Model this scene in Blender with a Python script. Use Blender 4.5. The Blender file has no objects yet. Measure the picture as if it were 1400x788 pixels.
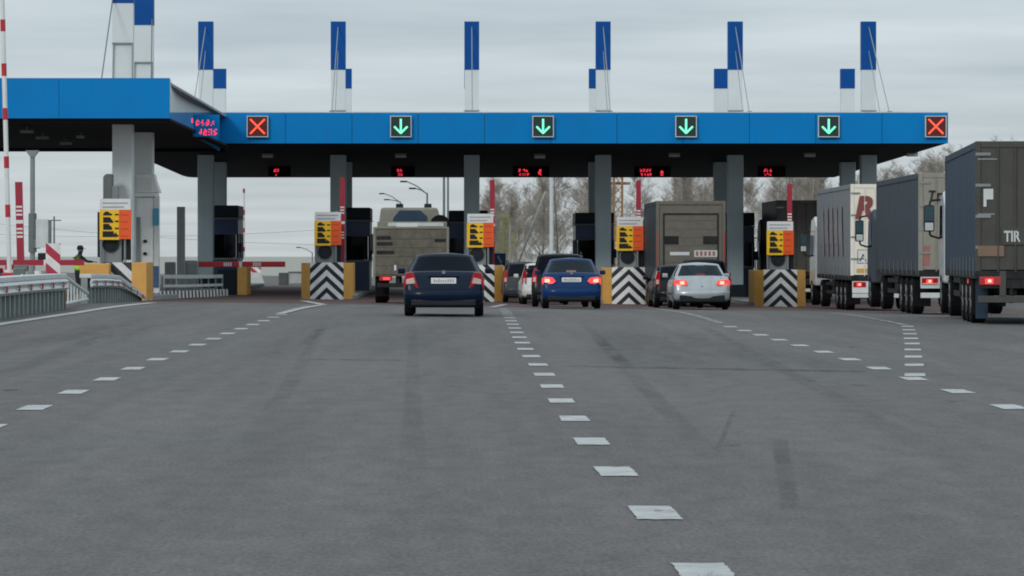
import bpy, bmesh, math, random
from mathutils import Vector
S = bpy.context.scene
COL = S.collection
R = math.radians
# ------------------------------------------------------------------ camera, sky, sun, exposure
F, HZ, VX, EYE = 4500.0, 346.0, 633.0, 1.42      # focal length in photo pixels, horizon row, road vanishing column, eye height (m)
cd = bpy.data.cameras.new('camera'); cam = bpy.data.objects.new('camera', cd); COL.objects.link(cam)
cam.location = (0, 0, EYE); cam.rotation_euler = (R(90), 0, 0)
cd.sensor_width = 36; cd.lens = 36*F/1400; cd.shift_x = (700-VX)/1400; cd.shift_y = -(394-HZ)/1400
cd.clip_start = 1; cd.clip_end = 12000
S.camera = cam
SUN_EL, SUN_ROT = R(27), R(208)
W = bpy.data.worlds.new('World'); S.world = W; W.use_nodes = True
nt = W.node_tree; nt.nodes.clear()
def N(t, k, **kw):
    n = t.nodes.new(k)
    for a, b in kw.items(): setattr(n, a, b)
    return n
def world():
    L = nt.links.new
    out = N(nt, 'ShaderNodeOutputWorld'); bg = N(nt, 'ShaderNodeBackground'); bg.inputs[1].default_value = 0.10
    sky = N(nt, 'ShaderNodeTexSky', sky_type='NISHITA', sun_disc=False, sun_elevation=SUN_EL, sun_rotation=SUN_ROT)
    tc = N(nt, 'ShaderNodeTexCoord'); sep = N(nt, 'ShaderNodeSeparateXYZ'); L(tc.outputs['Generated'], sep.inputs[0])
    za = N(nt, 'ShaderNodeMath', operation='MAXIMUM'); L(sep.outputs[2], za.inputs[0]); za.inputs[1].default_value = 0
    zb = N(nt, 'ShaderNodeMath', operation='ADD'); L(za.outputs[0], zb.inputs[0]); zb.inputs[1].default_value = 0.03
    dx = N(nt, 'ShaderNodeMath', operation='DIVIDE'); L(sep.outputs[0], dx.inputs[0]); L(zb.outputs[0], dx.inputs[1])
    dy = N(nt, 'ShaderNodeMath', operation='DIVIDE'); L(sep.outputs[1], dy.inputs[0]); L(zb.outputs[0], dy.inputs[1])
    cb = N(nt, 'ShaderNodeCombineXYZ'); L(dx.outputs[0], cb.inputs[0]); L(dy.outputs[0], cb.inputs[1])
    n1 = N(nt, 'ShaderNodeTexNoise'); n1.inputs['Scale'].default_value = 0.55; n1.inputs['Detail'].default_value = 5; n1.inputs['Roughness'].default_value = .5
    L(cb.outputs[0], n1.inputs['Vector'])
    ramp = N(nt, 'ShaderNodeValToRGB'); L(n1.outputs[0], ramp.inputs[0])
    e = ramp.color_ramp.elements
    e[0].position = .30; e[0].color = (4.95, 5.8, 6.45, 1); e[1].position = .72; e[1].color = (7.35, 8.25, 8.75, 1)
    # overcast sky: brighter towards the zenith
    g = N(nt, 'ShaderNodeMath', operation='MULTIPLY_ADD'); L(za.outputs[0], g.inputs[0]); g.inputs[1].default_value = .9; g.inputs[2].default_value = 1.0
    vm = N(nt, 'ShaderNodeVectorMath', operation='SCALE'); L(ramp.outputs[0], vm.inputs[0]); L(g.outputs[0], vm.inputs['Scale'])
    # pale band low on the horizon
    hb = N(nt, 'ShaderNodeMapRange'); L(za.outputs[0], hb.inputs[0]); hb.inputs[1].default_value = 0.0; hb.inputs[2].default_value = .05
    hb.inputs[3].default_value = .55; hb.inputs[4].default_value = 0
    mh = N(nt, 'ShaderNodeMixRGB'); L(hb.outputs[0], mh.inputs[0]); L(vm.outputs[0], mh.inputs[1]); mh.inputs[2].default_value = (6.95, 7.3, 7.4, 1)
    mx = N(nt, 'ShaderNodeMixRGB'); mx.inputs[0].default_value = .9; L(sky.outputs[0], mx.inputs[1]); L(mh.outputs[0], mx.inputs[2])
    L(mx.outputs[0], bg.inputs[0]); L(bg.outputs[0], out.inputs[0])
world()
sd = bpy.data.lights.new('sun', 'SUN'); sd.energy = 1.2; sd.angle = R(14); sd.color = (1, .96, .9)
sun = bpy.data.objects.new('sun', sd); COL.objects.link(sun)
sdir = Vector((math.sin(SUN_ROT)*math.cos(SUN_EL), math.cos(SUN_ROT)*math.cos(SUN_EL), math.sin(SUN_EL)))
sun.rotation_euler = (-sdir).to_track_quat('-Z', 'Y').to_euler(); sun.location = (0, 0, 60)
S.view_settings.view_transform = 'Standard'; S.view_settings.look = 'None'; S.view_settings.gamma = 1
S.view_settings.exposure = -0.22
S.cycles.filter_width = 1.9; S.cycles.max_bounces = 6; S.cycles.volume_bounces = 0; S.cycles.transparent_max_bounces = 12

# ------------------------------------------------------------------ helpers
rnd = random.Random(7)
def sm(t): t = min(1, max(0, t)); return t*t*(3-2*t)
def G(x, y):                                   # the road surface: level, then a slight dip and crossfall at the plaza, falling away behind it
    z = -.47*sm((y-70)/65) - .016*sm((y-35)/80)*max(-30, min(30, x))
    return z - 9*sm((y-235)/260)*sm((40-x)/60)
def at(px, py, y): return Vector(((px-VX)*y/F, y, EYE-(py-HZ)*y/F))      # a point seen at a photo pixel, y metres away
def X(px, y): return (px-VX)*y/F
def Z(py, y): return EYE-(py-HZ)*y/F
def gp(px, py):
    y = F*EYE/(py-HZ)
    for _ in range(30): y = .5*y+.5*F*(EYE-G((px-VX)*y/F, y))/(py-HZ)
    return (px-VX)*y/F, y
class MB:
    def __init__(s): s.v = []; s.f = []; s.m = []
    def add(s, vs, fs, mi=0):
        o = len(s.v); s.v += [tuple(p) for p in vs]; s.f += [tuple(i+o for i in q) for q in fs]; s.m += [mi]*len(fs); return s
    def box(s, x0, x1, y0, y1, z0, z1, mi=0):
        return s.add([(x0,y0,z0),(x1,y0,z0),(x1,y1,z0),(x0,y1,z0),(x0,y0,z1),(x1,y0,z1),(x1,y1,z1),(x0,y1,z1)],
                     [(0,3,2,1),(4,5,6,7),(0,1,5,4),(1,2,6,5),(2,3,7,6),(3,0,4,7)], mi)
    def tube(s, p, q, r0, r1=None, n=8, cap=True):
        p, q = Vector(p), Vector(q); r1 = r0 if r1 is None else r1
        d = (q-p).normalized(); a = d.orthogonal().normalized(); b = d.cross(a)
        vs = [p+(a*math.cos(t)+b*math.sin(t))*r0 for t in [2*math.pi*i/n for i in range(n)]]
        vs += [q+(a*math.cos(t)+b*math.sin(t))*r1 for t in [2*math.pi*i/n for i in range(n)]]
        fs = [(i, (i+1) % n, n+(i+1) % n, n+i) for i in range(n)]
        if cap: fs += [tuple(range(n-1, -1, -1)), tuple(range(n, 2*n))]
        return s.add(vs, fs)
    def path(s, pts, r, n=6):
        for a, b in zip(pts, pts[1:]): s.tube(a, b, r, r, n)
        return s
    def prism(s, poly, a0, a1, axis='y', mi=0):        # outline extruded along an axis; poly counter-clockwise
        n = len(poly)
        def P(u, v, a): return {'y': (u, a, v), 'x': (a, u, v), 'z': (u, v, a)}[axis]
        vs = [P(u, v, a0) for u, v in poly]+[P(u, v, a1) for u, v in poly]
        return s.add(vs, [tuple(range(n)), tuple(range(2*n-1, n-1, -1))]+[(i, n+i, n+(i+1) % n, (i+1) % n) for i in range(n)], mi)
    def quad(s, a, b, c, d, mi=0): return s.add([a, b, c, d], [(0, 1, 2, 3)], mi)
    def loft(s, rings, closed=True, caps=True):
        n = len(rings[0]); vs = [p for r in rings for p in r]; fs = []
        for k in range(len(rings)-1):
            for i in range(n if closed else n-1):
                j = (i+1) % n; fs.append((k*n+i, k*n+j, (k+1)*n+j, (k+1)*n+i))
        if caps: fs += [tuple(range(n-1, -1, -1)), tuple(range((len(rings)-1)*n, len(rings)*n))]
        return s.add(vs, fs)
    def disc(s, c, r, axis='y', n=20, t=.02):
        c = Vector(c); d = {'y': Vector((0, t, 0)), 'x': Vector((t, 0, 0)), 'z': Vector((0, 0, t))}[axis]
        return s.tube(c-d/2, c+d/2, r, r, n)
    def build(s, name, mat, parent=None, smooth=False, bevel=0, sub=0, label=None, loc=None, fix=True):
        me = bpy.data.meshes.new(name); me.from_pydata(s.v, [], s.f)
        for m in (mat if isinstance(mat, (list, tuple)) else [mat]): me.materials.append(m)
        if isinstance(mat, (list, tuple)): me.polygons.foreach_set('material_index', s.m)
        if fix:
            bm = bmesh.new(); bm.from_mesh(me); bmesh.ops.recalc_face_normals(bm, faces=bm.faces); bm.to_mesh(me); bm.free()
        if smooth: me.polygons.foreach_set('use_smooth', [True]*len(me.polygons))
        o = bpy.data.objects.new(name, me); COL.objects.link(o)
        if parent: o.parent = parent
        if loc: o.location = loc
        if bevel:
            b = o.modifiers.new('bevel', 'BEVEL'); b.width = bevel; b.segments = 2; b.limit_method = 'ANGLE'; b.angle_limit = R(40)
        if sub:
            b = o.modifiers.new('sub', 'SUBSURF'); b.levels = sub; b.render_levels = sub
        if label: o['label'] = label
        return o
def thing(name, label, cat, loc=(0, 0, 0), rz=0, group=None):
    o = bpy.data.objects.new(name, None); COL.objects.link(o); o.location = loc; o.rotation_euler = (0, 0, rz)
    o.empty_display_size = .3
    return tag(o, label, cat, group)
def tag(o, label, cat, group=None):
    o['label'] = label; o['category'] = cat
    if group: o['group'] = group
    return o
def struct(o, kind='structure'): o['kind'] = kind; return o
def copy_tree(o, parent=None):                 # a thing, its parts and their sub-parts
    c = o.copy(); COL.objects.link(c)
    if parent: c.parent = parent
    for k in o.children: copy_tree(k, c)
    return c
def box(name, mat, parent, x0, x1, y0, y1, z0, z1, bevel=0, label=None):
    return MB().box(x0, x1, y0, y1, z0, z1).build(name, mat, parent, bevel=bevel, label=label)
def text(name, body, size, loc, mat, parent, rot=(math.pi/2, 0, 0), shear=0, bold=0, align='LEFT', sx=1):
    c = bpy.data.curves.new(name, 'FONT'); c.body = body; c.size = size; c.shear = shear; c.offset = bold; c.extrude = .004; c.align_x = align
    tmp = bpy.data.objects.new('tmp', c); COL.objects.link(tmp); me = bpy.data.meshes.new_from_object(tmp.evaluated_get(bpy.context.evaluated_depsgraph_get()))
    bpy.data.objects.remove(tmp); me.materials.clear(); me.materials.append(mat)
    o = bpy.data.objects.new(name, me); COL.objects.link(o); o.location = loc; o.rotation_euler = rot; o.scale = (sx, 1, 1); o.parent = parent; return o

# ------------------------------------------------------------------ materials
def mat(name, col, rough=.5, metal=0, var=.12, scale=3.0, bump=0, spec=.5, emit=0, dirt=0, dirtcol=(.12, .11, .095), coat=0):
    m = bpy.data.materials.new(name); m.use_nodes = True; t = m.node_tree; b = t.nodes['Principled BSDF']; L = t.links.new
    b.inputs['Roughness'].default_value = rough; b.inputs['Metallic'].default_value = metal
    b.inputs['Specular IOR Level'].default_value = spec; b.inputs['Coat Weight'].default_value = coat; b.inputs['Coat Roughness'].default_value = .08
    if emit:
        b.inputs['Emission Color'].default_value = (*col, 1); b.inputs['Emission Strength'].default_value = emit
    tc = N(t, 'ShaderNodeTexCoord'); oi = N(t, 'ShaderNodeObjectInfo'); rv = N(t, 'ShaderNodeVectorMath', operation='MULTIPLY_ADD')   # each object gets its own patch of grain and dirt
    L(oi.outputs['Random'], rv.inputs[0]); rv.inputs[1].default_value = (37, 53, 71); L(tc.outputs['Object'], rv.inputs[2])
    n = N(t, 'ShaderNodeTexNoise'); n.inputs['Scale'].default_value = scale; n.inputs['Detail'].default_value = 6; n.inputs['Roughness'].default_value = .65
    L(rv.outputs[0], n.inputs['Vector'])
    r = N(t, 'ShaderNodeValToRGB'); L(n.outputs[0], r.inputs[0]); e = r.color_ramp.elements
    e[0].position = .3; e[1].position = .7
    e[0].color = (*[c*(1-var) for c in col], 1); e[1].color = (*[min(1, c*(1+var)) for c in col], 1)
    last = r.outputs[0]
    if dirt:
        n2 = N(t, 'ShaderNodeTexNoise'); n2.inputs['Scale'].default_value = 1.3; n2.inputs['Detail'].default_value = 8; n2.inputs['Roughness'].default_value = .75
        mp = N(t, 'ShaderNodeMapping'); mp.inputs['Scale'].default_value = (2.2, 2.2, .7); L(rv.outputs[0], mp.inputs[0]); L(mp.outputs[0], n2.inputs['Vector'])
        mr = N(t, 'ShaderNodeMapRange'); mr.inputs[1].default_value = .45; mr.inputs[2].default_value = .8; mr.inputs[4].default_value = dirt; L(n2.outputs[0], mr.inputs[0])
        mx = N(t, 'ShaderNodeMixRGB'); L(mr.outputs[0], mx.inputs[0]); L(last, mx.inputs[1]); mx.inputs[2].default_value = (*dirtcol, 1); last = mx.outputs[0]
        ma = N(t, 'ShaderNodeMath', operation='MULTIPLY_ADD'); L(mr.outputs[0], ma.inputs[0]); ma.inputs[1].default_value = .5; ma.inputs[2].default_value = rough; ma.use_clamp = True
        L(ma.outputs[0], b.inputs['Roughness'])
    L(last, b.inputs['Base Color'])
    if bump:
        bp = N(t, 'ShaderNodeBump'); bp.inputs['Strength'].default_value = bump; bp.inputs['Distance'].default_value = .02
        L(n.outputs[0], bp.inputs['Height']); L(bp.outputs[0], b.inputs['Normal'])
    return m
def glass(name, tint=.35, col=(.8, .95, 1.0), refl=(.9, .95, 1)):
    m = bpy.data.materials.new(name); m.use_nodes = True; t = m.node_tree; L = t.links.new
    t.nodes.remove(t.nodes['Principled BSDF']); out = t.nodes['Material Output']
    tr = N(t, 'ShaderNodeBsdfTransparent'); tr.inputs[0].default_value = (*[c*tint for c in col], 1)
    gl = N(t, 'ShaderNodeBsdfGlossy'); gl.inputs['Roughness'].default_value = .04; gl.inputs[0].default_value = (*refl, 1)
    fr = N(t, 'ShaderNodeFresnel'); fr.inputs[0].default_value = 1.5
    no = N(t, 'ShaderNodeTexNoise'); no.inputs['Scale'].default_value = 2.0
    bp = N(t, 'ShaderNodeBump'); bp.inputs['Strength'].default_value = .05; L(no.outputs[0], bp.inputs['Height']); L(bp.outputs[0], gl.inputs['Normal'])
    mx = N(t, 'ShaderNodeMixShader'); L(fr.outputs[0], mx.inputs[0]); L(tr.outputs[0], mx.inputs[1]); L(gl.outputs[0], mx.inputs[2]); L(mx.outputs[0], out.inputs[0])
    return m
def stripes(name, c1, c2, kind, period, slope=1.0, rough=.5, duty=.5, off=0.0):
    # painted stripes in object space: 'chevron' folds about the centre line, 'diag' runs straight, 'band' crosses along z
    m = mat(name, c1, rough); t = m.node_tree; L = t.links.new; b = t.nodes['Principled BSDF']
    tc = N(t, 'ShaderNodeTexCoord'); sp = N(t, 'ShaderNodeSeparateXYZ'); L(tc.outputs['Object'], sp.inputs[0])
    xs = sp.outputs[0]
    if kind == 'chevron':
        a = N(t, 'ShaderNodeMath', operation='ABSOLUTE'); L(xs, a.inputs[0]); xs = a.outputs[0]
    ma = N(t, 'ShaderNodeMath', operation='MULTIPLY_ADD'); L(xs if kind != 'row' else sp.outputs[1], ma.inputs[0]); ma.inputs[1].default_value = slope
    if kind == 'row': ma.inputs[2].default_value = 0
    else: L(sp.outputs[2], ma.inputs[2])
    ad = N(t, 'ShaderNodeMath', operation='ADD'); L(ma.outputs[0], ad.inputs[0]); ad.inputs[1].default_value = off+100*period
    md = N(t, 'ShaderNodeMath', operation='MODULO'); L(ad.outputs[0], md.inputs[0]); md.inputs[1].default_value = period
    lt = N(t, 'ShaderNodeMath', operation='LESS_THAN'); L(md.outputs[0], lt.inputs[0]); lt.inputs[1].default_value = period*duty
    mx = N(t, 'ShaderNodeMixRGB'); L(lt.outputs[0], mx.inputs[0])
    old = b.inputs['Base Color'].links[0].from_socket; L(old, mx.inputs[1]); mx.inputs[2].default_value = (*c2, 1)
    n2 = N(t, 'ShaderNodeTexNoise'); n2.inputs['Scale'].default_value = 5; n2.inputs['Detail'].default_value = 8; L(tc.outputs['Object'], n2.inputs['Vector'])
    mr = N(t, 'ShaderNodeMapRange'); mr.inputs[1].default_value = .45; mr.inputs[2].default_value = .85; mr.inputs[4].default_value = .22; L(n2.outputs[0], mr.inputs[0])
    m2 = N(t, 'ShaderNodeMixRGB'); L(mr.outputs[0], m2.inputs[0]); L(mx.outputs[0], m2.inputs[1]); m2.inputs[2].default_value = (.16, .15, .13, 1)
    L(m2.outputs[0], b.inputs['Base Color']); return m
M = {}
def ground_mat(name, cols, scales, rough=.85, bump=.3, spec=.35):
    m = bpy.data.materials.new(name); m.use_nodes = True; t = m.node_tree; b = t.nodes['Principled BSDF']; L = t.links.new
    b.inputs['Specular IOR Level'].default_value = spec
    tc = N(t, 'ShaderNodeTexCoord'); last = None
    for i, (sc, st, det) in enumerate(scales):
        mp = N(t, 'ShaderNodeMapping'); mp.inputs['Scale'].default_value = st; L(tc.outputs['Object'], mp.inputs[0])
        n = N(t, 'ShaderNodeTexNoise'); n.inputs['Scale'].default_value = sc; n.inputs['Detail'].default_value = det; n.inputs['Roughness'].default_value = .7; L(mp.outputs[0], n.inputs['Vector'])
        r = N(t, 'ShaderNodeValToRGB'); L(n.outputs[0], r.inputs[0]); e = r.color_ramp.elements; e[0].position = .32; e[1].position = .68
        e[0].color = (*cols[i][0], 1); e[1].color = (*cols[i][1], 1)
        if last is None: last = r.outputs[0]
        else:
            mx = N(t, 'ShaderNodeMixRGB', blend_type='MULTIPLY'); mx.inputs[0].default_value = 1; L(last, mx.inputs[1]); L(r.outputs[0], mx.inputs[2]); last = mx.outputs[0]
        fin = n
    L(last, b.inputs['Base Color']); b.inputs['Roughness'].default_value = rough
    if bump:
        bp = N(t, 'ShaderNodeBump'); bp.inputs['Strength'].default_value = bump; bp.inputs['Distance'].default_value = .01; L(fin.outputs[0], bp.inputs['Height']); L(bp.outputs[0], b.inputs['Normal'])
    return m
w_ = lambda a: (a, a, a)
M['asphalt'] = ground_mat('asphalt', [(w_(.88), w_(1.08)), ((.100, .099, .094), (.130, .116, .114)), (w_(.80), w_(1.12)), (w_(.80), w_(1.17)), (w_(.66), w_(1.30))],
                          [(1.0, (1, .012, 1), 2), (.09, (1, .5, 1), 3), (.5, (1.6, .12, 1), 5), (4, (1, .35, 1), 5), (38, (1, .35, 1), 3)], rough=.8, bump=.5)
M['paving'] = ground_mat('red_paving', [((.085, .05, .045), (.12, .066, .058)), (w_(.75), w_(1.15)), (w_(.7), w_(1.25))], [(.4, (1, .3, 1), 4), (3, (1, .3, 1), 5), (30, (1, .4, 1), 2)], rough=.8)
M['soil'] = ground_mat('grass_verge', [((.27, .27, .235), (.36, .35, .30)), (w_(.8), w_(1.15))], [(.02, (1, 1, 1), 5), (.6, (1, 1, 1), 6)], bump=0)  # pale straw grass; distance haze is put into this colour
M['paint'] = mat('road_paint', (.60, .61, .60), .7, var=.14, scale=6, spec=.3, dirt=.7, dirtcol=(.2, .2, .2))
def worn(name, cov):
    m = mat(name, (.45, .46, .455), .75, var=.12, scale=7, spec=.25, dirt=.8, dirtcol=(.2, .2, .2)); t = m.node_tree; L = t.links.new; b = t.nodes['Principled BSDF']
    tc = N(t, 'ShaderNodeTexCoord'); mp = N(t, 'ShaderNodeMapping'); mp.inputs['Scale'].default_value = (1.6, .8, 1); L(tc.outputs['Object'], mp.inputs[0])
    n = N(t, 'ShaderNodeTexNoise'); n.inputs['Scale'].default_value = 6; n.inputs['Detail'].default_value = 9; n.inputs['Roughness'].default_value = .8; L(mp.outputs[0], n.inputs['Vector'])
    r = N(t, 'ShaderNodeMapRange'); r.inputs[1].default_value = .62-cov*.38; r.inputs[2].default_value = .74-cov*.38; L(n.outputs[0], r.inputs[0]); L(r.outputs[0], b.inputs['Alpha']); return m
M['paint'] = worn('road_paint', .80); M['paintfaint'] = worn('faint_road_paint', .42); M['paintworn'] = worn('worn_road_paint', .66)
M['blue'] = mat('blue_panel', (.0, .20, .53), .55, var=.06, scale=.5, spec=.12, dirt=.22, dirtcol=(.03, .13, .30))
M['bluetop'] = mat('blue_pylon', (.001, .066, .27), .5, var=.06, scale=1, spec=.15)
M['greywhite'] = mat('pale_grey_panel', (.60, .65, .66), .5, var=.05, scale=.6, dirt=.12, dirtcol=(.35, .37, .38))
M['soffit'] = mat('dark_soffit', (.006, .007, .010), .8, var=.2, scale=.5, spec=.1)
M['roof'] = mat('roof_sheet', (.3, .31, .32), .7)
M['col'] = mat('steel_column', (.46, .57, .61), .5, var=.07, scale=1.0)
M['colback'] = M['col']
M['collit'] = mat('lit_column', (.74, .79, .79), .5, var=.07, scale=1.0)  # lit copy of the column steel: daylight under the side canopy put into its colour
M['dark'] = mat('dark_plastic', (.014, .016, .02), .5, spec=.25)
M['black'] = mat('black_rubber', (.010, .010, .011), .9, spec=.12, var=.3, scale=8)
M['booth'] = mat('booth_dark', (.012, .020, .030), .5, spec=.2)
M['boothblue'] = mat('booth_blue', (.01, .032, .10), .4)
M['grey'] = mat('grey_metal', (.22, .24, .24), .5, var=.1, dirt=.3)
M['lgrey'] = mat('pale_metal', (.58, .61, .60), .5, var=.08, dirt=.25)
M['mgrey'] = mat('mid_grey_metal', (.13, .145, .145), .5, var=.1)
M['white'] = mat('white_paint', (.70, .71, .70), .5, var=.05, dirt=.2, dirtcol=(.3, .3, .28))
M['red'] = mat('barrier_red', (.33, .012, .035), .45, var=.1)
M['kiosk'] = mat('kiosk_white', (.82, .83, .80), .5, var=.05, dirt=.15, dirtcol=(.4, .4, .37)); M['redb'] = mat('bright_red', (.45, .02, .03), .45, var=.1)
M['yellow'] = mat('nose_yellow', (.66, .35, .08), .55, var=.08, dirt=.22, dirtcol=(.2, .12, .05))
M['signyellow'] = mat('sign_yellow', (.90, .52, .012), .4, var=.03)
M['signorange'] = mat('sign_orange', (.80, .10, .012), .4, var=.03)
M['signgrey'] = mat('sign_print_grey', (.35, .36, .38), .5)
M['chev'] = stripes('chevron_paint', (.84, .84, .83), (.008, .014, .022), 'chevron', .44, .95, duty=.48, off=.18)
M['diag'] = stripes('black_white_diagonal', (.72, .72, .70), (.014, .02, .03), 'diag', .62, .95, duty=.5)
M['rwdiag'] = stripes('red_white_diagonal', (.72, .70, .69), (.42, .015, .05), 'diag', .52, .85, duty=.5)
M['kerbpaint'] = stripes('kerb_stripes', (.80, .80, .79), (.05, .055, .06), 'row', .8, 1.0)
M['concrete'] = mat('concrete', (.26, .27, .265), .85, var=.15, scale=2, bump=.2, dirt=.3)
M['parapet'] = mat('parapet_concrete', (.27, .30, .285), .8, var=.15, scale=1.5, dirt=.45, dirtcol=(.13, .15, .13))
M['ledred'] = mat('red_led', (1, .035, .07), .5, var=0, emit=2.2)
M['xred'] = mat('red_cross_led', (1, .10, .045), .5, var=0, emit=.95)
M['green'] = mat('green_arrow_led', (.20, 1, .60), .5, var=0, emit=.85)
M['brake'] = mat('brake_light', (1, .07, .06), .3, var=0, emit=.75)
M['brakehot'] = mat('brake_lamp_core', (1, .55, .42), .3, var=0, emit=1.0)
M['lamp'] = mat('tail_lens_red', (.42, .008, .018), .15, var=.1, scale=20, coat=1)
M['lampw'] = mat('tail_lens_clear', (.62, .46, .40), .2, var=.1, scale=20, coat=1)
M['plate'] = mat('number_plate', (.72, .72, .70), .45, var=.05)
M['glass'] = glass('car_glass', .30, refl=(.45, .55, .62))
M['glassdark'] = glass('dark_glass', .06, refl=(.22, .26, .34))
M['glassclear'] = glass('clear_glass', .6)
M['tyre'] = mat('tyre_rubber', (.009, .009, .010), .9, spec=.12, var=.3, scale=10)
M['rim'] = mat('wheel_rim', (.25, .26, .27), .4, metal=.6)
M['interior'] = mat('car_interior', (.03, .03, .033), .8)
M['hivis'] = mat('hi_vis_green', (.50, .85, .06), .7)
M['skin'] = mat('skin', (.45, .25, .18), .6)
M['cloth'] = mat('dark_cloth', (.022, .028, .032), .9, bump=.3, scale=12)
M['bluelight'] = mat('light_blue_panel', (.06, .30, .45), .4)
M['bark'] = mat('bare_bark', (.12, .105, .09), .9, var=.3, scale=6)
M['birch'] = mat('pale_birch_bark', (.42, .39, .33), .85, var=.35, scale=5)
M['twig'] = mat('winter_twigs', (.28, .25, .215), .95, var=.3, scale=2)  # lightened twig colour takes the place of distance haze
M['twiggreen'] = mat('budding_twigs', (.30, .30, .14), .95, var=.3, scale=2)
M['wire'] = mat('cable', (.25, .27, .28), .6)
# ================================================================== GROUND
def span(a, b, st):
    n = max(1, int(round((b-a)/st))); return [a+(b-a)*i/n for i in range(n+1)]
YS = span(-30, 30, 5)[:-1]+span(30, 200, 1.0)[:-1]+span(200, 460, 10)[:-1]+span(460, 1000, 60)[:-1]+span(1000, 9000, 500)
XS = [-6000, -2500, -1000, -500, -250, -150, -100, -60, -45]+span(-30, 30, 2)+[40, 50, 60, 80, 120, 200, 400, 1000, 2500, 6000]
def sheet(name, mat_, x0, x1, y0, y1, dz, edge=None):
    xs = [x0]+[x for x in XS if x0 < x < x1]+[x1]; ys = [y0]+[y for y in YS if y0 < y < y1]+[y1]
    mb = MB(); n = len(xs)
    mb.v = [(x, y, G(x, y)+dz) for y in ys for x in xs]
    mb.f = [(j*n+i, j*n+i+1, (j+1)*n+i+1, (j+1)*n+i) for j in range(len(ys)-1) for i in range(n-1)]
    mb.m = [0]*len(mb.f)
    return struct(mb.build(name, mat_, smooth=True))
sheet('ground', M['soil'], -6000, 6000, -30, 9000, -.06)
sheet('road', M['asphalt'], -34, 30, -30, 260, 0)
sheet('red_paving', M['paving'], -15.5, 22, 103.5, 172, .006)
def gline(mb, pts, w, dz=.012):                 # a painted strip on the road through ground points
    for (xa, ya), (xb, yb) in zip(pts, pts[1:]):
        d = Vector((xb-xa, yb-ya)); n = max(1, int(d.length/1.0)); p = Vector((-d.y, d.x)).normalized()*w/2
        for i in range(n):
            a = Vector((xa, ya))+d*i/n; b = Vector((xa, ya))+d*(i+1)/n
            mb.add([(q.x, q.y, G(q.x, q.y)+dz) for q in (a+p, a-p, b-p, b+p)], [(0, 1, 2, 3)])
def dashes(pix, period=3.4, ln=.92, w=.24, lo=13, hi=118, m='paint'):
    pts = [gp(*p) for p in pix]; pts.sort(key=lambda p: p[1])
    a, b = pts[0], pts[1]
    while pts[0][1] > lo: pts.insert(0, (pts[0][0]-(b[0]-a[0])/(b[1]-a[1])*8, pts[0][1]-8))
    def xat(y):
        for (xa, ya), (xb, yb) in zip(pts, pts[1:]):
            if y <= yb: return xa+(xb-xa)*(y-ya)/(yb-ya)
        return pts[-1][0]
    y = gp(*pix[0])[1]
    while y-period > lo: y -= period
    while y < min(hi, pts[-1][1]):
        mb = MB(); K = 12; rows = []                  # ragged, tyre-worn outline
        for k in range(K+1):
            yy = y-ln/2+ln*k/K; j = lambda: rnd.gauss(0, .0035); a_ = xat(yy)-w/2+j(); b_ = xat(yy)+w/2+j(); e_ = rnd.uniform(-.02, .02)
            rows.append([(a_+(b_-a_)*i/5, yy+(rnd.gauss(0, .010) if k in (0, K) else 0), 0) for i in range(6)])
        vs = [(p[0], p[1], G(p[0], p[1])+.0055) for r_ in rows for p in r_]
        mb.add(vs, [(k*6+i, k*6+i+1, k*6+i+7, k*6+i+6) for k in range(K) for i in range(5)])
        struct(mb.build('lane_dash', M[m if y < 70 else 'paintworn'])); y += period
dashes([(48,558),(107,534),(154,516),(190,501),(247,480.5),(307,458),(355,441),(385,430.5),(418,419)])
dashes([(965,785),(895,702),(840,643),(805,600),(782,569),(765,545),(753,526),(743,511),(735,498),(719,479),(704,450),(686,421)])
dashes([(1380,557),(1314,537),(1258,521),(1217,509),(1180,497),(1148,488),(1120,480),(1072,467),(1020,453),(985,443.5)], lo=22)
dashes([(1251,513),(1250,501),(1248.5,485),(1247,470),(1243,452),(1240,445)], period=3.4, lo=39)
def solid(name, pix, w, dz=.012, m='paintworn'):
    mb = MB(); gline(mb, [gp(*p) for p in pix], w, dz); return struct(mb.build(name, M[m]))
solid('edge_line', [(-260,488), (0,444), (100,429), (210,414.5)], .28, m='paint')
solid('edge_line', [(383,430), (442,417.5)], .2, .016); solid('edge_line', [(415,412), (442,417.5)], .3, .02)
solid('edge_line', [(672,421), (690,417)], .22, .016)
solid('edge_line', [(880,421), (905,424), (985,443)], .2, .016, 'paintfaint')
solid('edge_line', [(1100,428), (1140,429), (1190,436), (1240,446)], .16, .016, 'paintfaint')
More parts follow.
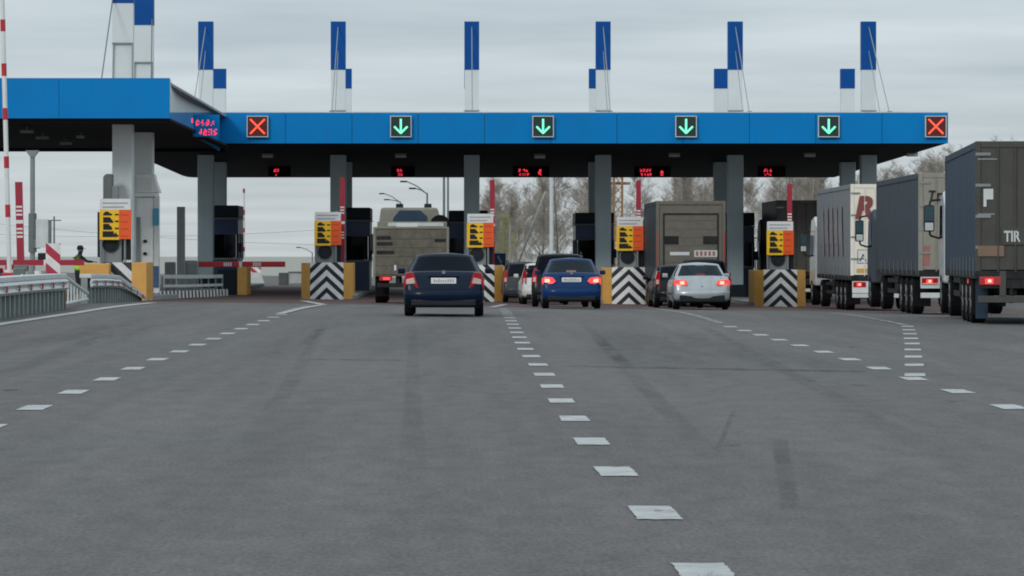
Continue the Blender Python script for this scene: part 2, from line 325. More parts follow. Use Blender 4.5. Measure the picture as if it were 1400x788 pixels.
# tyre marks, repair patches and a seam in the asphalt
def mark_mat(name, col, a, soft=True):
    m = bpy.data.materials.new(name); m.use_nodes = True; t = m.node_tree; b = t.nodes['Principled BSDF']; L = t.links.new
    b.inputs['Base Color'].default_value = (*col, 1); b.inputs['Roughness'].default_value = .85; b.inputs['Specular IOR Level'].default_value = .3
    tc = N(t, 'ShaderNodeTexCoord'); mp = N(t, 'ShaderNodeMapping'); mp.inputs['Scale'].default_value = (2.5, .35, 1); L(tc.outputs['Object'], mp.inputs[0])
    n = N(t, 'ShaderNodeTexNoise'); n.inputs['Scale'].default_value = 1.2; n.inputs['Detail'].default_value = 8; n.inputs['Roughness'].default_value = .75; L(mp.outputs[0], n.inputs['Vector'])
    r = N(t, 'ShaderNodeMapRange'); r.inputs[1].default_value = .35; r.inputs[2].default_value = .7; r.inputs[3].default_value = 0; r.inputs[4].default_value = a; L(n.outputs[0], r.inputs[0])
    fa = N(t, 'ShaderNodeAttribute', attribute_name='fade'); mu = N(t, 'ShaderNodeMath', operation='MULTIPLY'); L(r.outputs[0], mu.inputs[0])
    if soft: L(fa.outputs['Fac'], mu.inputs[1])
    else: mu.inputs[1].default_value = 1
    L(mu.outputs[0], b.inputs['Alpha']); return m
M['skid'] = mark_mat('tyre_mark_rubber', (.064, .065, .066), .38); M['patch'] = mark_mat('asphalt_patch', (.088, .09, .090), .22); M['seam'] = mark_mat('asphalt_seam', (.06, .06, .065), .6)
M['spot'] = mark_mat('oil_stain', (.06, .06, .065), .6, False); M['lightpatch'] = mark_mat('worn_asphalt', (.15, .152, .15), .35)
def gpoly(name, pix, m, dz=.005, soft=5.0):        # a soft-edged mark on the road
    P = [gp(*p) for p in pix]; A, B = (P[0], P[1]), (P[3], P[2]); K = 14; vs, fd, fs = [], [], []
    for k in range(K+1):
        for j in range(K+1):
            w, u = k/K, j/K; x = (A[0][0]*(1-w)+A[1][0]*w)*(1-u)+(B[0][0]*(1-w)+B[1][0]*w)*u; y = (A[0][1]*(1-w)+A[1][1]*w)*(1-u)+(B[0][1]*(1-w)+B[1][1]*w)*u
            vs.append((x, y, G(x, y)+dz)); fd.append(min(1, soft*min(u, 1-u, w, 1-w)))
    fs = [(k*(K+1)+j, k*(K+1)+j+1, (k+1)*(K+1)+j+1, (k+1)*(K+1)+j) for k in range(K) for j in range(K)]
    o = MB().add(vs, fs).build(name, m); at_ = o.data.attributes.new('fade', 'FLOAT', 'POINT'); at_.data.foreach_set('value', fd); return struct(o)
gpoly('tyre_mark', [(806,462), (845,500), (872,505), (826,462)], M['skid'])
gpoly('tyre_mark', [(405,474), (432,448), (448,448), (424,472)], M['skid'])
gpoly('tyre_mark', [(1058,640), (1064,700), (1098,700), (1086,640)], M['skid'], .004)
gpoly('tyre_mark', [(1054,600), (1058,645), (1086,645), (1078,600)], M['skid'], .006)
gpoly('asphalt_patch', [(790,452), (810,500), (1190,508), (1010,454)], M['patch'], .0035)
gpoly('asphalt_patch', [(560,440), (420,478), (560,492), (680,440)], M['lightpatch'], .0045)
gpoly('asphalt_patch', [(120,440), (0,470), (180,472), (250,440)], M['patch'], .0045)
gpoly('asphalt_seam', [(770,500), (770,502.2), (1190,509.6), (1190,507.6)], M['seam'], .007, 40)
gpoly('asphalt_seam', [(420,491), (420,492.6), (560,494), (560,492.4)], M['seam'], .007, 40)
for q in ([(440,440), (330,600), (372,600), (452,440)], [(560,440), (535,700), (590,700), (570,440)], [(790,440), (1010,700), (1070,700), (804,440)], [(940,440), (1290,640), (1345,640), (955,440)], [(150,450), (-150,560), (-80,560), (178,450)]): gpoly('wheel_track', q, M['patch'], .0042)
gpoly('tyre_mark', [(1000,560), (975,620), (985,620), (1008,560)], M['skid'], .0048)
for i in range(30):
    x, y = rnd.uniform(-9, 12), rnd.uniform(16, 90); s_ = rnd.uniform(.05, .12)
    mb = MB(); n = 9; mb.add([(x+s_*math.cos(6.28*k/n)*rnd.uniform(.6, 1.2), y+s_*2.5*math.sin(6.28*k/n)*rnd.uniform(.6, 1.2), G(x, y)+.008) for k in range(n)], [tuple(range(n))])
    struct(mb.build('oil_spot', M['spot']))

# ================================================================== CANOPIES
YF, YB, ZT, ZB = 134.0, 172.0, 7.13, 5.88       # main fascia and rear edge distance, fascia top and bottom
XL, XR = X(300, YF), X(1296.5, YF)
can = thing('toll_canopy', 'long dark-bottomed toll canopy with blue fascia over the four open lanes', 'canopy', (0, YF, 0))
def part(mb, name, m, p, **k): return mb.build(name, m, p, **k)
n = 11
for i in range(n):
    a = XL+(XR-XL)*i/n; b = XL+(XR-XL)*(i+1)/n
    part(MB().box(a+.010, b-.010, rnd.uniform(0, .006), .12, ZB, ZT), 'fascia_panel', M['blue'], can)
part(MB().box(XL, XR, .03, .10, ZT, ZT+.035), 'edge_flashing', M['lgrey'], can)
part(MB().box(XL+.02, XR-.02, .121, .14, ZB+.02, ZT-.02), 'fascia_backing', M['mgrey'], can)
XE = X(1140, YB); xw = -15.4; zr = 5.36         # rear corner of the soffit
r_ = 1.3
def soff(y, x0, x1, z0, zt):                     # cross-section with a rounded left bottom corner
    pts = [(x0+r_-r_*math.cos(t), z0+r_*.75-r_*.75*math.sin(t)) for t in [k*math.pi/2/7 for k in range(8)]]
    return [(x, y, z) for x, z in [(x0, zt)]+pts+[(x1, z0), (x1, zt)]]
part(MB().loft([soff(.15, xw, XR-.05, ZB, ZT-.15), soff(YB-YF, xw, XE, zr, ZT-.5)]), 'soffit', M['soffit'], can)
part(MB().box(xw+.2, XR-.1, .2, YB-YF-.2, ZT-.14, ZT-.05), 'roof_deck', M['roof'], can)
part(MB().quad((XR-.045, .14, ZB+.01), (XR-.045, .14, ZT), (XE+.02, YB-YF, ZT-.4), (XE+.02, YB-YF, zr+.1)), 'side_fascia', M['mgrey'], can)
YC, YC2 = 144.2, 152.0
cx = [X(p, YC) for p in (281.5, 462.5, 645, 824.5, 1005, 1187)]
LAB = 0
def chan(mb, x, y, z0, z1, w):                   # steel box column with recessed flanges
    mb.box(x-w/2, x+w/2, y-.35, y+.35, z0, z1)
for k, x in enumerate(cx):
    for j, y in enumerate((YC, YC2)):
        z0 = G(x, y)+.18; mb = MB(); chan(mb, x, y-YF, z0+.5, 5.84-.013*(y-YF), .68)
        c = part(mb, 'column', M['col'], can, bevel=.03)
        part(MB().box(x-.42, x+.42, y-YF-.42, y-YF+.42, z0, z0+.5), 'column_base', M['booth'], c)
        top = Z(96, YC) if j == 0 else Z(121.5, YC2); tip = Z(30, YC) if j == 0 else Z(94.5, YC2)
        if k >= 0:
            w = .31; q = part(MB().box(x-w, x+w, y-YF-.2, y-YF+.2, ZT-.1, top), 'mast', M['greywhite'], can)
            part(MB().box(x-w-.015, x+w+.015, y-YF-.215, y-YF+.215, top, tip), 'mast_cap', M['bluetop'], q)
            part(MB().box(x-w-.05, x+w+.05, y-YF-.28, y-YF-.21, 7.62, 7.66), 'mast_rail', M['grey'], q)
            if j == 0:
                part(MB().tube((x, y-YF-.23, tip-.25), (x+.0, 2.9, ZT+.05), .02, n=5), 'stay_wire', M['wire'], q)
                part(MB().tube((x, y-YF-.23, tip-1.3), (x+.02, 6.0, ZT+.05), .016, n=5), 'stay_wire', M['wire'], q)
                part(MB().box(x-.1, x+.1, 2.8, 3.0, ZT, ZT+.18), 'stay_anchor', M['mgrey'], q)
# side canopy standing nearer on the left
YS0 = 106.9; sx = X(232, YS0)
sc_ = thing('side_canopy', 'nearer blue canopy block at left end with curved two-tone flank', 'canopy', (0, YS0, 0))
for i in range(3):
    a = sx-3.6*(i+1); part(MB().box(a+.006, a+3.594, 0, .12, 5.79, 7.10), 'fascia_panel', M['blue'], sc_)
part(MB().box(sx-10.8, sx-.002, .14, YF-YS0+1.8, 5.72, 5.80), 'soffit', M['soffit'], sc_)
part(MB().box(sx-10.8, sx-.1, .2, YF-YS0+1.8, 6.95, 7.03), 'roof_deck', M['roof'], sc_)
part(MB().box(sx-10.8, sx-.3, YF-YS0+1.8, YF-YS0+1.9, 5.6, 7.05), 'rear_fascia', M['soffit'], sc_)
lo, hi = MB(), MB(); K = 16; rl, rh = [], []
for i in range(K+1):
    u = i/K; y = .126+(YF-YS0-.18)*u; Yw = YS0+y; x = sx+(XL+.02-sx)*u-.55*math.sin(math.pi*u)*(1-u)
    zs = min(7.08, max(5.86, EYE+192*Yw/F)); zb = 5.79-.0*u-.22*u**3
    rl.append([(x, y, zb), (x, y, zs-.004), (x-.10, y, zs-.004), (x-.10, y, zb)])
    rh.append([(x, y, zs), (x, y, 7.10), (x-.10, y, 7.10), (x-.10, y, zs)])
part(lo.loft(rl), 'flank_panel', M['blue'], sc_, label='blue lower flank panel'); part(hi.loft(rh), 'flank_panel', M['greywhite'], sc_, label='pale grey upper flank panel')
for j, (px, w, y) in enumerate(((168.5, .67, 110.5), (196.5, .70, 117.8))):
    x = X(px, y); z0 = G(x, y)+.15
    part(MB().box(x-w/2, x+w/2, y-YS0-.35, y-YS0+.35, z0, 5.74), 'column', M['collit'], sc_, bevel=.03)
    zb = Z(5, y) if j == 0 else Z(35, y); w2 = .35
    q = part(MB().box(x-w2, x+w2, y-YS0-.2, y-YS0+.2, 7.0, zb), 'mast', M['greywhite'], sc_)
    c_ = part(MB().box(x-w2-.015, x+w2+.015, y-YS0-.215, y-YS0+.215, zb, zb+2.1), 'mast_cap', M['bluetop'], q)
    zr_ = Z(60, y) if j == 0 else Z(86, y)
    part(MB().box(x-w2, x+w2, y-YS0-.29, y-YS0-.21, zr_-.02, zr_+.02), 'mast_rail', M['grey'], q)
    part(MB().tube((x-w2+.06, y-YS0-.27, zr_), (x-w2+.02, y-YS0-.27, 7.0), .02, n=5), 'mast_rail', M['grey'], q)
    part(MB().tube((x+w2-.02, y-YS0-.27, zr_), (x+w2-.02, y-YS0-.27, 7.0), .02, n=5), 'mast_rail', M['grey'], q)
    part(MB().tube((x+(w2-.03 if j else -w2+.03), y-YS0-.25, zb+.2), (x+(w2+.2 if j else -w2-.05), y-YS0-3, 7.1), .022, n=5), 'stay_wire', M['mgrey'], q)
for k, (px, py, y) in enumerate(((37, 172, 112), (58, 183, 118), (90, 191, 124), (110, 183, 117))):
    l = thing('ceiling_lamp', ['ceiling lamp nearest the front under the left canopy', 'second ceiling lamp back under the left canopy', 'farthest back ceiling lamp under the left canopy', 'small bright ceiling lamp beside the pale left column'][k], 'lamp', (X(px, y), y, 0), group='lamps under the canopies')
    w = .22 if k < 3 else .13
    part(MB().box(-w, w, -.15, .15, 5.50, 5.60), 'lamp_body', M['grey'], l, bevel=.02); part(MB().box(-.03, .03, -.03, .03, 5.60, 5.73), 'bracket', M['mgrey'], l)
# lane lamps under the main canopy
for k, (px, py) in enumerate(((366, 213), (548, 213), (738, 214), (922, 212), (1107, 212), (1247, 211))):
    y = 143.0; l = thing('ceiling_lamp', 'grey floodlight under the canopy '+['behind the left red cross', 'behind the first green arrow', 'behind the second green arrow', 'behind the third green arrow', 'behind the last green arrow', 'under the right end by the red cross'][k], 'lamp', (X(px, y), y, 0), group='lamps under the canopies')
    z = Z(py, y); part(MB().box(-.24, .24, -.16, .16, z-.1, z+.1), 'lamp_body', M['grey'], l, bevel=.02, label=None)
    part(MB().box(-.22, .22, -.172, -.162, z-.08, z+.0), 'lens', M['lgrey'], l); part(MB().box(-.03, .03, -.03, .03, z+.1, 5.80), 'bracket', M['mgrey'], l)
# lane signals on the fascia
def signal(px, kind, lab):
    y = YF-.16; x = X(px, y); z = Z(173.2, y); s_ = .40
    t = thing('lane_signal', lab, 'traffic signal', (x, y, z), group='lane signals on the blue fascia')
    part(MB().box(-s_, s_, 0, .14, -s_, s_), 'housing', M['dark'], t)
    e = .035
    fr = MB(); fr.box(-s_-e, s_+e, -.03, .12, s_, s_+e).box(-s_-e, s_+e, -.03, .12, -s_-e, -s_).box(-s_-e, -s_, -.03, .12, -s_, s_).box(s_, s_+e, -.03, .12, -s_, s_)
    part(fr, 'frame', M['lgrey'], t)
    def bar(a, b, w=.037):
        d = Vector((b[0]-a[0], b[1]-a[1])).normalized(); p = Vector((-d.y, d.x))*w
        return [(a[0]+p.x, a[1]+p.y), (a[0]-p.x, a[1]-p.y), (b[0]-p.x, b[1]-p.y), (b[0]+p.x, b[1]+p.y)]
    if kind == 'x':
        part(MB().box(-s_+.02, s_-.02, -.012, 0, -s_+.02, s_-.02), 'screen', mat('signal_screen_red', (.10, .004, .006), .4), t)
        for k, b in enumerate((bar((-.3, -.3), (.3, .3)), bar((-.3, .3), (.3, -.3)))): part(MB().prism(b, -.035-.003*k, -.016), 'cross_bar', M['xred'], t)
    else:
        part(MB().box(-s_+.02, s_-.02, -.012, 0, -s_+.02, s_-.02), 'screen', mat('signal_screen_green', (.008, .03, .028), .4), t)
        part(MB().prism(bar((0, .31), (0, -.2), .042), -.032, -.016), 'arrow_shaft', M['green'], t)
        part(MB().prism(bar((-.27, -.0), (.01, -.28), .04), -.035, -.016), 'arrow_head', M['green'], t); part(MB().prism(bar((.27, -.0), (-.01, -.28), .04), -.038, -.016), 'arrow_head', M['green'], t)
signal(352, 'x', 'red cross lane signal at the left end of the fascia'); signal(1279.5, 'x', 'red cross lane signal at the right corner of the fascia')
for px, l in ((548, 'above the truck lane'), (742.5, 'above the blue sedan lane'), (938, 'above the silver car lane'), (1133, 'nearest the right red cross')): signal(px, 'a', 'green arrow lane signal '+l)
# red text board by the flank of the side canopy, and small red displays under the canopy
def dots(t, x0, x1, z0, z1, y, ws, rows=5, seed=1, m=None):    # rows of dot-matrix characters, too blurred to read
    r = random.Random(seed); mb = MB(); p = (z1-z0)/(rows+1); x = x0
    while x+3*p < x1+p:
        for c in range(3):
            for k in range(rows):
                if r.random() < .62: mb.box(x+c*p, x+c*p+p*.72, y-.012, y, z0+k*p, z0+k*p+p*.72)
        x += p*4
        if r.random() < .1: x += p*1.5
    o = part(mb, 'led_text', m or M['ledred'], t); o['kind'] = 'stuff'; return o
yb = 117.6; t = thing('message_board', 'small red two-line text board against the blue canopy flank', 'display', (0, yb, 0))
part(MB().box(X(264, yb), X(300, yb), 0, .06, Z(187, yb), Z(157, yb)), 'board_panel', M['blue'], t)
dots(t, X(268, yb), X(298, yb), Z(172, yb), Z(162, yb), -.003, 0, seed=3); dots(t, X(271, yb), X(298, yb), Z(185, yb), Z(174.5, yb), -.003, 0, seed=5)
part(MB().box(X(262, yb), X(263.5, yb), -.015, -.003, Z(168, yb), Z(162, yb)), 'led_text', M['ledred'], t)
for k, (px, w, px2) in enumerate(((378, 7, None), (547, 8, None), (717, 16, 738), (883, 16, 905), (1051, 14, None))):
    y = 158.0; t = thing('lane_display', 'small red display under the canopy '+['nearest the left end', 'over the canvas-grey truck', 'over the dark cars in the middle lane', 'over the grey box truck', 'over the right-hand sign'][k], 'display', (0, y, 0), group='red displays under the canopy')
    part(MB().box(X(px-w/2-8, y), X(px+w/2+(26 if px2 else 16), y), 0, .15, Z(242, y), Z(227, y)), 'board_panel', M['soffit'], t)
    part(MB().box(X(px, y)-.03, X(px, y)+.03, .02, .08, Z(227, y), 5.75), 'hanger', M['mgrey'], t)
    dots(t, X(px-w/2, y), X(px+w/2, y), Z(235.2, y), Z(230, y), -.003, 0, rows=4, seed=k+9); dots(t, X(px-w/2+1, y), X(px+w/2-1, y), Z(240.5, y), Z(236, y), -.003, 0, rows=4, seed=k+20)
    if px2: dots(t, X(px2-2, y), X(px2+2, y), Z(240, y), Z(230, y), -.003, 0, rows=6, seed=k+40)

# ================================================================== ISLANDS, NOSES, SIGNS, BOOTHS, BARRIERS
def kerb(x0, x1, y0, y1, h=.16):
    n = 12; mb = MB(); r = []
    for i in range(n+1):
        y = y0+(y1-y0)*i/n; r.append([(x0, y, G(x0, y)-.1), (x0, y, G(x0, y)+h), (x1, y, G(x1, y)+h), (x1, y, G(x1, y)-.1)])
    return struct(mb.loft(r).build('traffic_island', M['concrete'], bevel=.02))
NY = 126.0
nose_x = [X(446.8, NY), X(653, NY), X(859.5, NY), X(1067, NY)]
where = ['beside the grey truck lane', 'behind the navy sedan', 'between the blue sedan and the silver car', 'left of the cream lettered trailer']
def nose(x, y, lab, m=None, grp='striped island noses'):
    t = thing('island_nose', lab, 'crash barrier', (x, y, G(x, y)), group=grp)
    h = 1.42; a = [(-.64+1.28*i/8, -.14*(1-((i-4)/4)**2)) for i in range(9)]
    part(MB().prism([(p[0], p[1]) for p in a]+[(.64, .2), (-.64, .2)], 0, h, 'z'), 'chevron_panel', m or M['chev'], t)
    for s_ in (1, -1):
        q = [(.645*s_, .0), (.99*s_, .28), (.99*s_, 2.6), (.9*s_, 2.6), (.9*s_, .32), (.645*s_, .12)]
        part(MB().prism(q if s_ > 0 else q[::-1], 0, h-.02, 'z'), 'side_panel', M['yellow'], t, bevel=.01)
    part(MB().prism([(-.64, .205), (.64, .205), (.89, .36), (.89, 2.55), (-.89, 2.55), (-.89, .36)], h-.2, h-.05, 'z'), 'top_slab', M['concrete'], t)
    return t
def pictos(t, x0, z0, sc=1.0):                   # little vehicle silhouettes on the tariff sign
    def poly(name, pts, dx, dz): part(MB().prism([(x0+dx+u*sc, z0+dz+v*sc) for u, v in pts], -.012, -.004), name, M['dark'], t)
    car = [(0, 0), (.30, 0), (.30, .06), (.22, .075), (.17, .13), (.07, .13), (.02, .075), (0, .06)]
    van = [(0, 0), (.34, 0), (.34, .05), (.28, .12), (.22, .19), (0, .19)]
    trk = [(0, 0), (.30, 0), (.30, .08), (.24, .14), (.21, .14), (.21, .2), (0, .2)]
    lor = [(0, 0), (.50, 0), (.50, .07), (.46, .15), (.42, .15), (.42, .11), (.38, .11), (.38, .2), (0, .2)]
    poly('pictogram', car, .02, .80*sc); poly('pictogram', van, .02, .55*sc); poly('pictogram', trk, .02, .31*sc); poly('pictogram', lor, .0, .06*sc)
    for k, dz in enumerate((.78, .55, .31, .06)):
        part(MB().box(x0+.42*sc, x0+.55*sc, -.011, -.004, z0+dz*sc+.02, z0+dz*sc+.07), 'class_mark', M['dark'], t)
def tariff(cx_, y, z0, z1, lab):
    t = thing('tariff_sign', lab, 'sign', (cx_, y, 0), rnd.uniform(-.05, .05), group='yellow and orange tariff signs'); w = .5; h = z1-z0
    hd = z1-h*.27; xs = w*.28
    part(MB().box(-w, xs-.004, 0, .05, z0, hd), 'price_panel', M['signyellow'], t); part(MB().box(xs, w+.04, -.01, .05, z0+.02, hd), 'price_panel', M['signorange'], t)
    hp = part(MB().box(-w+.02, w+.02, .003, .05, hd+.004, z1), 'header_panel', M['white'], t)
    for k, (a, b) in enumerate(((-.40, .30), (-.40, .42))): part(MB().box(a, b, -.006, .002, hd+.07+.13*k, hd+.115+.13*k), 'text_line', M['signgrey'], hp)
    pictos(t, -w+.1, z0+.03, (hd-z0)/1.02)
    for k in range(4): part(MB().box(xs+.06, xs+.30, -.016, -.011, z0+.1+.23*k, z0+.14+.23*k), 'text_line', mat('price_text', (.55, .05, .01), .5) if k == 0 and 'price_text' not in bpy.data.materials else bpy.data.materials['price_text'], t)
    for s_ in (-.46, .32): part(MB().tube((s_, .09, G(cx_, y)+.9), (s_, .09, z1-.1), .035), 'post', M['grey'], t)
    return t
def pedestal(cx_, y, lab):
    zg = G(cx_, y); t = thing('signal_cabinet', lab, 'cabinet', (cx_, y, zg), group='round-faced signal cabinets')
    part(MB().box(-.36, .36, 0, .5, 1.2, 2.25), 'cabinet_body', M['grey'], t, bevel=.03)
    part(MB().disc((-.0, -.03, 1.82), .27, 'y', 24, .06), 'round_lamp', M['dark'], t); part(MB().disc((0, -.07, 1.82), .17, 'y', 20, .02), 'lens', M['booth'], t)
    part(MB().box(.38, .62, .1, .5, 1.3, 2.3), 'side_box', M['dark'], t)
    return t
def arm(x, y, zt, lab, w=.095, lean=0.0, m='red'):
    zg = G(x, y); t = thing('barrier_arm', lab, 'barrier', (x, y, zg), group='raised red barrier arms'); z1 = zt-zg
    b = part(MB().add([(-w, -.04, 1.0), (w, -.04, 1.0), (w, .04, 1.0), (-w, .04, 1.0), (-w+lean, -.04, z1), (w+lean, -.04, z1), (w+lean, .04, z1), (-w+lean, .04, z1)], [(0,3,2,1),(4,5,6,7),(0,1,5,4),(1,2,6,5),(2,3,7,6),(3,0,4,7)]), 'boom', M[m], t)
    L_ = z1-1.0
    for c in (.34, .60):
        for k in range(3):
            z = z1-L_*c+(k-1)*.11; xx = lean*(z-1)/L_; part(MB().box(xx-w*.85, xx+w*.85, -.048, -.041, z-.026, z+.026), 'white_mark', M['white'], t)
    z = z1-L_*.47; xx = lean*(z-1)/L_; part(MB().box(xx-w-.004, xx+w+.004, -.046, .046, z-.05, z+.05), 'white_band', M['white'], t)
    part(MB().box(-.2, .2, -.15, .3, .1, 1.05), 'drive_box', M['mgrey'], t, bevel=.03)
    return t
def booth(cx_, y, w, lab, ztop):
    zg = G(cx_, y)+.16; t = thing('toll_booth', lab, 'booth', (cx_, y, zg), group='dark toll booths'); H = ztop-zg; h = w/2
    part(MB().box(-h+.04, h-.04, 0, 3.4, 0, 1.25), 'base_wall', M['boothblue'], t)
    part(MB().box(-h, h, -.03, 3.43, 1.25, 1.33), 'sill', M['mgrey'], t)
    for sx_ in (-1, 1):
        for yy in (0, 1.6, 3.3): part(MB().box(sx_*(h-.05)-.05, sx_*(h-.05)+.05, yy, yy+.1, 1.33, 2.4), 'frame', M['booth'], t)
        part(MB().box(sx_*(h-.03)-.008, sx_*(h-.03)+.008, .12, 3.28, 1.34, 2.39), 'side_window', M['glassdark'], t)
    part(MB().box(-h+.11, h-.11, .03, .05, 1.34, 2.39), 'front_window', M['glassdark'], t)
    part(MB().box(-h+.02, h-.02, -.02, 3.42, 2.4, 3.05), 'blue_header', M['boothblue'], t); part(MB().box(-h-.02, h+.02, -.08, 3.5, 3.06, 3.13), 'trim_strip', M['mgrey'], t)
    part(MB().box(-h, h, -.06, 3.46, 3.14, H), 'roof_box', M['booth'], t, bevel=.05)
    part(MB().box(h, h+.16, -.1, .15, 1.6, 2.0), 'terminal_screen', M['dark'], t, bevel=.02); part(MB().box(h+.02, h+.06, .0, .06, 1.0, 1.6), 'terminal_post', M['mgrey'], t)
    part(MB().box(-.5, .5, 1.2, 1.9, .1, 2.0), 'clerk_seat', M['interior'], t)
    return t
signs = [(447.5, 290), (656, 292.5), (860.5, 297), (1066, 303)]; armx = [(468, 243), (673, 246), (873, 247), (1079.5, 252)]
lane_name = ['beside the grey truck', 'behind the navy sedan', 'right of the blue sedan', 'beside the cream trailer']
for k, x in enumerate(nose_x):
    kerb(x-1.0, x+1.0, NY+.25, 168)
    nose(x, NY, 'black and white chevron nose with yellow sides '+where[k])
    y = NY+.8; px, pt = signs[k]; tariff(X(px, y), y, Z(pt+46, y), Z(pt, y), 'yellow and orange tariff sign '+lane_name[k])
    pedestal(X([444, 652, 858, 1064][k], y), NY+1.0, 'grey cabinet with round dark face under the tariff sign '+lane_name[k])
    ya = NY+1.9; arm(X(armx[k][0], ya), ya, Z(armx[k][1], ya), 'raised red barrier arm '+['right of the leftmost chevron sign', 'behind the tariff sign by the navy sedan', 'left of the grey box truck', 'in front of the dark box truck'][k])
    booth(cx[k+1]+[.45, -.15, -.25, .25][k], 147.2, 1.75, 'dark blue toll booth '+['left of the grey army-style truck', 'behind the middle column', 'right of the bare trees gap', 'right of the silver car'][k], Z([284, 288, 291, 291][k], 147.2))
booth(cx[0]+.35, 147.2, 1.75, 'dark blue toll booth behind the closed red barrier at left', Z(281, 147.2))
kerb(cx[0]-1, cx[0]+1.1, 134, 168)
# ================================================================== CARS
def carpaint(name, col, rough=.35, dirt=.02): return mat(name, col, rough, var=.03, scale=1, coat=.14, spec=.12, dirt=dirt, dirtcol=(.09, .085, .08))
def wheel(p, x, y, r, w, side):
    t = MB(); seg = 24
    prof = [(-w/2, r*.66), (-w/2, r*.9), (-w/2+.03, r), (w/2-.03, r), (w/2, r*.9), (w/2, r*.66)]
    t.loft([[(x+u, y+q*math.cos(a), r+q*math.sin(a)) for u, q in prof] for a in [2*math.pi*i/seg for i in range(seg)]+[0.0]], closed=False, caps=False)
    o = t.build('wheel', M['tyre'], p, smooth=False)
    MB().disc((x+side*(w/2-.05), y, r), r*.67, 'x', 20, .04).build('rim', M['rim'], o)
    mb = MB()
    for k in range(5):
        a = 2*math.pi*k/5; mb.tube((x+side*(w/2-.02), y, r), (x+side*(w/2-.02), y+r*.6*math.cos(a), r+r*.6*math.sin(a)), .035, .03, 4)
    mb.build('spokes', M['rim'], o); return o
def car(name, lab, cat, loc, rz, paint, L=4.25, W=1.70, H=1.42, belt=.93, deck=.98, kind='sedan', wr=.30, lamps='tall', brake=False, third=False, plate_z=.74, bump_m=None, valance=.385, rails=False, tint='glass', group=None, antenna=False, roofbar=False):
    t = thing(name, lab, cat, loc, rz, group); hw = W/2
    sed = kind == 'sedan'
    ya, yf = .78, L-.82                       # axle positions
    # --- lower body: cross-sections along the length
    st = [(0.0, .86, .40, .58), (.03, .92, .33, .66), (.09, .965, .29, .84 if sed else .95), (.17, .985, .27, deck-.025 if sed else belt), (.32, 1, .26, deck if sed else belt)]
    for a in (ya, yf):
        for k in range(7):
            th = math.pi*k/6; q = wr+.055; st.append((a-q*math.cos(th), 1, .24+(2*wr*.93+.03-.24)*math.sin(th), None))
    st += [(ya+wr+.3, 1, .21, None), (L/2, 1, .21, None), (yf-wr-.3, 1, .21, None), (L-.26, .97, .24, .70), (L-.12, .90, .26, .62), (L-.03, .80, .32, .52)]
    st.sort(key=lambda s: s[0])
    def top(y):
        yr = .74 if sed else .2
        if y < yr: return (deck-.01) if sed else belt
        yw = L-1.25
        if y < yw: return deck+(belt-.01-deck)*(y-yr)/(yw-yr) if sed else belt
        return belt-.01-(y-yw)/(L-yw)*.22
    rings = []
    for y, f, zb, zt in st:
        zt = zt or top(y); w = hw*f; zt = max(zt, zb+.1)
        half = [(w*.90, zb), (w*.975, zb+(zt-zb)*.10), (w, zb+(zt-zb)*.34), (w*.995, zb+(zt-zb)*.62), (w*.965, zb+(zt-zb)*.88), (w*.93, zt-.012), (w*.80, zt+.004), (w*.4, zt+.018), (0, zt+.022)]
        rings.append([(x, y, z) for x, z in half]+[(-x, y, z) for x, z in half[::-1][1:]])
    body = MB().loft(rings).build('body', paint, t, smooth=True)
    MB().box(-hw*.88, hw*.88, .35, L-.3, .2, .34).build('underbody', M['dark'], t)
    # --- greenhouse on a rounded plan: glazing is cut out of the same surface
    if sed: yr0, yr1, yf0, yf1 = .72, 1.28, L-1.12, L-1.95
    elif kind == 'suv': yr0, yr1, yf0, yf1 = .10, .34, L-1.15, L-1.75
    else: yr0, yr1, yf0, yf1 = .12, .62, L-1.0, L-1.8
    hb, ht = hw*.945, hw*(.72 if sed else .78); zb, zr = belt-.02, H-.075; zrear = deck-.02 if sed else belt-.02
    U = []
    for k in range(20): U.append(-1+2*k/20.0)
    n = 5.0; V = [0, .07, .2, .4, .6, .8, .93, 1]; ang = []
    NA = 96
    def ring(v, grow=0):
        w = hb+(ht-hb)*v**1.15; yr = yr0+(yr1-yr0)*v; yq = yf0+(yf1-yf0)*v; c = (yr+yq)/2; d = (yq-yr)/2; out = []
        for i in range(NA):
            a = 2*math.pi*(i+.5)/NA-math.pi/2; cs, sn = math.cos(a), math.sin(a)
            x = (w+grow)*math.copysign(abs(cs)**(2/n), cs); yy = c+(d+grow)*math.copysign(abs(sn)**(2/n), sn)
            z0 = zrear+(zb-zrear)*min(1, max(0, (yy-yr0)/(yf0-yr0)))
            bow = -.05*(1-(x/w)**2) if sn < 0 else .08*(1-(x/w)**2)
            out.append((x, yy+bow*(1 if sn < 0 else 1), z0+(zr-z0)*v+.03*v*(1-(x/w)**2)))
        return out
    rs = [ring(v) for v in V]; shell = MB(); panes = {'rear_window': MB(), 'windscreen': MB(), 'side_window': MB(), 'side_window2': MB()}
    for k in range(len(V)-1):
        for i in range(NA):
            j = (i+1) % NA; q = [rs[k][i], rs[k][j], rs[k+1][j], rs[k+1][i]]
            xm = sum(p[0] for p in q)/4; ym = sum(p[1] for p in q)/4; v = (V[k]+V[k+1])/2; w = hb+(ht-hb)*v**1.15
            yr = yr0+(yr1-yr0)*v; yq = yf0+(yf1-yf0)*v; u = (ym-yr)/(yq-yr); tgt = shell
            if .07 < v < .93:
                if abs(xm)/w < .86 and u < .2: tgt = panes['rear_window']
                elif abs(xm)/w < .88 and u > .8: tgt = panes['windscreen']
                elif abs(xm)/w > .93 and (.14 if sed else .08) < u < .90 and abs(u-.52) > .035: tgt = panes['side_window' if xm < 0 else 'side_window2']
            tgt.add(q, [(0, 1, 2, 3)])
    r0 = rs[-1]; c0 = ((yr1+yf1)/2)
